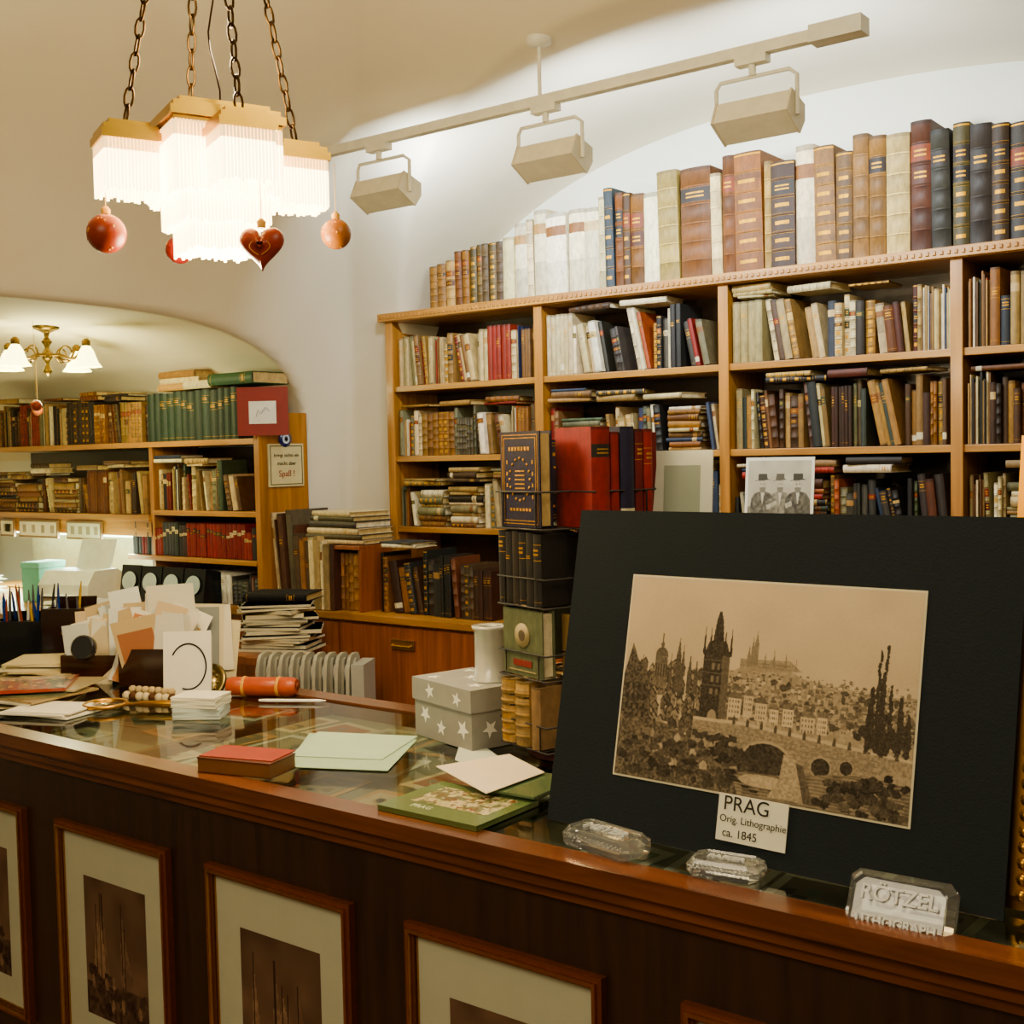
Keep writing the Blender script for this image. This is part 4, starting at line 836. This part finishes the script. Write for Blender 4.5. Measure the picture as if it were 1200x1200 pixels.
# card holder box with cards
m=MB(); MB1=MM(-2.76,1.89,ZC+.0005,30); dk=(.16,.085,.05)
def tray(M,w,d,h,c,t=.006):
    m.box(0,w,0,t,0,h,c,0,M); m.box(0,w,d-t,d,0,h*1.15,c,0,M); m.box(0,t,t,d-t,0,h,c,0,M); m.box(w-t,w,t,d-t,0,h,c,0,M); m.box(t,w-t,t,d-t,0,t,c,0,M)
tray(MB1,.15,.13,.10,dk); tray(MB1@T(-.19,.05,0),.16,.12,.075,(.20,.11,.06))
rr=random.Random(17)
PC=[(.86,.85,.78),(.86,.81,.68),(.82,.74,.60),(.84,.86,.84),(.76,.68,.52),(.90,.89,.84),(.88,.87,.82),(.80,.75,.62),(.74,.52,.36),(.88,.86,.80)]
for k in range(26):
    M=MB1@T(rr.uniform(-.03,.11),.010+.0044*k,.008)@RZ(rr.uniform(-18,18))@RX(rr.uniform(-14,6))@RY(rr.uniform(-28,28)); w=rr.uniform(.07,.14); h=rr.uniform(.13,.19)+.003*k
    m.box(-w*.2,w*.8,0,.0012,0,h,rr.choice(PC),1,M)
    if k%2==0: m.box(-w*.12,w*.65,-.0006,0,h*.3,h*.8,rr.choice([(.62,.42,.30),(.66,.62,.48),(.66,.56,.38),(.45,.5,.45),(.8,.78,.7)]),1,M)
for k in range(16):
    M=MB1@T(-.19+rr.uniform(0,.08),.06+.006*k,.008)@RZ(rr.uniform(-14,14))@RX(rr.uniform(-14,4))@RY(rr.uniform(-20,20)); w=rr.uniform(.07,.13); h=rr.uniform(.12,.17)+.003*k
    m.box(0,w,0,.0012,0,h,rr.choice(PC),1,M)
m.lathe([(.03,0),(.034,.003),(.034,.02),(.030,.023)],20,(.12,.12,.13),0,MB1@T(-.10,.02,.10)@RX(75)); m.build("card_holder_box",[GLOSS,PAPER])
m=MB(); M=MM(-2.535,1.865,ZC+.0005,42)@RX(-8)
for k in range(8): m.box(0,.12,k*.005,k*.005+.003,0,.165-.004*k,(.86,.85,.81) if k%2==0 else (.76,.75,.70),0,M@RZ(k*1.2))
m.tube([(.062+.045*math.cos(a),-.001,.075+.058*math.sin(a)) for a in np.linspace(-1.9,2.6,26)],.0022,5,(.12,.12,.14),0,M)
m.build("envelope_stack",PAPER)
m=MB(); M=MM(-3.03,2.03,ZC+.06,40)
m.tube([M@Vector(p) for p in ((-.12,0,.05),(-.08,0,.03),(-.03,0,.005),(.03,0,.0),(.08,0,-.01),(.11,0,-.018))],[.004,.014,.026,.028,.018,.004],12,(.45,.28,.13))
for k in range(14): m.tube([M@Vector((.0+.005*k,0,.01)),M@Vector((.06+.006*k,.03*math.sin(k),.03+.002*k)),M@Vector((.10+.006*k,.05*math.sin(k),.02))],.003,5,(.55,.38,.2))
m.lathe([(.03,-.059),(.028,-.05),(.008,-.045),(.006,-.02)],14,(.3,.18,.1),0,M); m.build("wooden_bird_figure",PAINT)
# pen organizer
m=MB(); MO=MM(-3.48,1.93,ZC+.0005,32); tray(MO,.17,.12,.12,(.06,.06,.07)); m.box(.055,.059,.006,.114,0,.12,(.06,.06,.07),0,MO); m.box(.11,.114,.006,.114,0,.12,(.06,.06,.07),0,MO); tray(MO@T(.18,-.02,0),.12,.13,.16,(.14,.08,.05))
rr=random.Random(41)
for k in range(24):
    x=rr.uniform(.015,.28); y=rr.uniform(.03,.09); a=rr.uniform(-.02,.02); b=rr.uniform(-.02,.02); h=rr.uniform(.17,.24); c=rr.choice([(.1,.1,.12),(.1,.2,.5),(.65,.15,.1),(.75,.6,.2),(.85,.85,.82),(.3,.3,.32),(.5,.2,.1)])
    m.tube([MO@Vector((x,y,.01)),MO@Vector((x+a*.8,y+b*.8,h*.85)),MO@Vector((x+a,y+b,h))],[.004,.004,.0018],7,c)
m.build("pen_organizer",GLOSS)
m=MB(); M=MM(-3.28,1.60,ZC+.0005,30); tray(M,.17,.13,.06,(.08,.08,.09)); m.box(.03,.13,.03,.10,.006,.05,(.12,.12,.13),0,M); m.build("desk_tray",GLOSS)
m=MB(); m.lathe([(.03,0),(.032,.02),(.032,.17),(.014,.19),(.012,.21),(.0001,.211)],20,(.55,.74,.15),0,MM(-3.68,1.98,ZC+.0005)); m.build("green_bottle",GLOSS)
m=MB(); M=MM(-2.86,2.02,ZC+.004,34)
for k in range(9):
    m.box(0,.24,0,.0015,0,.21*rr.uniform(.75,1),rr.choice([(.82,.78,.66),(.86,.84,.76),(.50,.52,.52),(.80,.76,.62),(.60,.60,.58)]),0,M@T(rr.uniform(-.03,.05),.004*k-.03,0)@RY(rr.uniform(-8,8))@RX(-6))
m.build("paper_folders",PAPER)
# ================= rotating book rack =================
m=MB(); R0=Matrix.Translation((-1.335,1.985,ZC))@RZ(-18); wc=(.12,.09,.07)
m.lathe([(.11,.001),(.11,.012),(.10,.016),(.02,.02),(.008,.03),(.008,.60)],28,(.30,.07,.05),0,R0)
rr=random.Random(55)
def tier(z,w,d,h,books):
    for s_ in range(4):
        M=R0@RZ(90*s_)@T(-w/2,-.015-d-.02,z)
        for hh in(0,.55*h):
            m.tube([M@Vector(p) for p in ((0,d,hh),(0,0,hh),(w,0,hh),(w,d,hh))],.0020,5,wc,0)
        for x in(w*.15,w*.85): m.tube([M@Vector((x,d,0)),M@Vector((x,0,0)),M@Vector((x,0,h*.55))],.0020,5,wc,0)
        m.tube([M@Vector((0,d,0)),M@Vector((w,d,0))],.0020,5,wc,0)
        for (bx,bw,bh,bd,c,st,turn) in books[s_]:
            MBk=M@T(bx,.004,.003)
            if turn: MBk=MBk@T(0,bw,0)@RZ(-90)
            sub=MB(); book(sub,MBk,bw,bh,bd,c,st,(.12,.10,.08),rr)
            if turn==2:
                G2=(.72,.54,.2,.6); L=bd; q0=bh
                for xs_ in(-.0008,bw):
                    def fr(a0,a1,b0,b1): sub.box(xs_,xs_+.0008,a0,a1,b0,b1,G2,0,MBk)
                    for e in(.006,.012):
                        fr(e,L-e,e,e+.0015); fr(e,L-e,q0-e-.0015,q0-e); fr(e,e+.0015,e,q0-e); fr(L-e-.0015,L-e,e,q0-e)
                    for q in range(16):
                        an=q*pi/8; sub.ball(.0032,G2,0,MBk@T(xs_,L/2+.26*L*math.cos(an),q0*.5+.22*q0*math.sin(an)),6)
                    for q in range(7): fr(L*.22+.08*L*q,L*.27+.08*L*q,q0*.80,q0*.84); fr(L*.24+.08*L*q,L*.29+.08*L*q,q0*.17,q0*.20)
                    for q in range(5): fr(L*.38,L*.62,q0*.40+.045*q0*q,q0*.415+.045*q0*q)
                    for q in range(4): fr(L*.16,L*.19,q0*(.3+.12*q),q0*(.34+.12*q)); fr(L*.81,L*.84,q0*(.3+.12*q),q0*(.34+.12*q))
            o=len(m.v); m.v.extend(sub.v); m.f.extend([tuple(o+k for k in q) for q in sub.f]); m.c.extend(sub.c); m.m.extend([1]*len(sub.f)); m.s.extend(sub.s)
NV=(.11,.10,.20); RD=(.50,.06,.03); MR=(.36,.05,.04); BK=(.11,.095,.085); BG=(.62,.50,.30)
tier(.455,.155,.11,.13,[
 [(.012,.030,.185,.130,(.10,.08,.17),'plain',2)],
 [(.0,.045,.19,.11,RD,'label',0),(.047,.02,.18,.11,RD,'plain',0),(.07,.035,.19,.11,NV,'plain',0),(.107,.020,.185,.11,MR,'plain',0),(.129,.022,.185,.11,RD,'plain',0)],
 [(.0,.04,.18,.11,MR,'band',0),(.042,.03,.17,.11,NV,'plain',0),(.08,.04,.17,.11,BG,'plain',0)],
 [(.01,.025,.17,.12,NV,'plain',2)]])
tier(.305,.155,.11,.10,[
 [(.0,.022,.142,.10,BK,'plain',0),(.024,.02,.14,.10,BK,'label',0),(.046,.02,.142,.10,(.16,.13,.10),'plain',0),(.068,.022,.14,.10,BK,'plain',0),(.092,.022,.14,.10,(.13,.11,.09),'label',0),(.116,.025,.138,.1,BK,'plain',0)],
 [(.008,.025,.142,.135,(.10,.09,.09),'plain',2)],[(.0,.05,.14,.1,BK,'plain',0)],[(.01,.025,.14,.12,BK,'plain',1),(.06,.03,.13,.1,(.3,.28,.22),'plain',0)]])
tier(.165,.155,.11,.09,[
 [(.01,.03,.130,.13,(.34,.36,.26),'plain',1)],[(.0,.05,.12,.1,BG,'label',0),(.06,.03,.12,.1,MR,'plain',0)],[(.0,.05,.12,.1,BK,'plain',0)],[(.01,.03,.125,.12,(.36,.38,.30),'plain',1)]])
tier(.028,.155,.11,.09,[[(.0,.045,.125,.10,BG,'band',0),(.048,.045,.125,.10,BG,'band',0),(.10,.03,.12,.1,(.5,.4,.28),'plain',0)],[(.0,.05,.12,.1,BG,'label',0),(.06,.04,.12,.1,(.55,.42,.25),'band',0)],[(.0,.05,.12,.1,BG,'plain',0)],[(.0,.05,.12,.1,BG,'band',0),(.06,.04,.12,.1,(.55,.42,.25),'band',0)]])
Mq=R0@T(-.155/2+.01+.065,-.1415,.165); m.lathe([(.024,0),(.024,.0015),(.0001,.002)],24,(.62,.56,.40),0,Mq@T(0,0,.082)@RX(90)); m.lathe([(.011,.0021),(.0001,.003)],16,(.30,.26,.20),0,Mq@T(0,0,.082)@RX(90)); m.box(-.03,.03,-.0015,.0,.022,.034,(.45,.12,.08),0,Mq); m.box(-.045,.045,-.0015,0,.012,.014,(.62,.56,.40),0,Mq)
m.build("book_carousel",[PAINT,BOOK])
m=MB(); M=MM(-1.215,2.035,ZC+.0035,10)@RX(-6); m.box(0,.125,0,.004,0,.60,(.84,.85,.80),0,M); m.box(.025,.10,-.001,0,.40,.57,(.60,.63,.57),0,M); m.build("picture_mount",PAPER)
# ================= lights =================
def area(name,loc,tgt,e,col,sx,sy):
    ld=bpy.data.lights.new(name,'AREA'); ld.shape='RECTANGLE'; ld.size=sx; ld.size_y=sy; ld.energy=e; ld.color=col
    o=bpy.data.objects.new(name,ld); SC.collection.objects.link(o); o.location=loc; o.rotation_euler=(Vector(tgt)-Vector(loc)).to_track_quat('-Z','Y').to_euler(); return o
def point(name,loc,e,col,r):
    ld=bpy.data.lights.new(name,'POINT'); ld.energy=e; ld.color=col; ld.shadow_soft_size=r
    o=bpy.data.objects.new(name,ld); SC.collection.objects.link(o); o.location=loc
WARM=(1,.80,.45)
point("chandelier_bulb",(CXY[0],CXY[1],1.955),40,WARM,.10)
point("chandelier_bulb",(CXY[0],CXY[1],2.40),30,WARM,.10)
point("alcove_bulb",(-4.50,2.80,1.90),22,(1,.93,.46),.08)
area("tube_light",(-5.4,3.45,1.22),(-5.4,3.2,.9),44,(.82,1,.76),1.1,.05)
area("fill_light",(-.9,-.6,2.9),(-1.3,1.8,.8),48,(1,.81,.50),1.4,1.0)  # added soft fill behind the camera, no visible fixture
area("fill_light",(-.2,1.6,2.9),(-1.2,3.8,1.2),24,(1,.82,.52),.8,.8)  # second added fill, out of view, aimed towards the bookcase
w=bpy.data.worlds.new("shop_world"); SC.world=w; w.use_nodes=True; bg=w.node_tree.nodes["Background"]; bg.inputs[0].default_value=(*lin((.90,.80,.56)),1); bg.inputs[1].default_value=.20
cam=bpy.data.objects.new("camera",bpy.data.cameras.new("camera")); SC.collection.objects.link(cam)
cam.data.sensor_width=36; cam.data.lens=42; cam.data.clip_start=.05
cam.matrix_world=T(0,0,1.6)@RZ(37.1)@RX(90-2.78)@RZ(-1.2)
SC.camera=cam
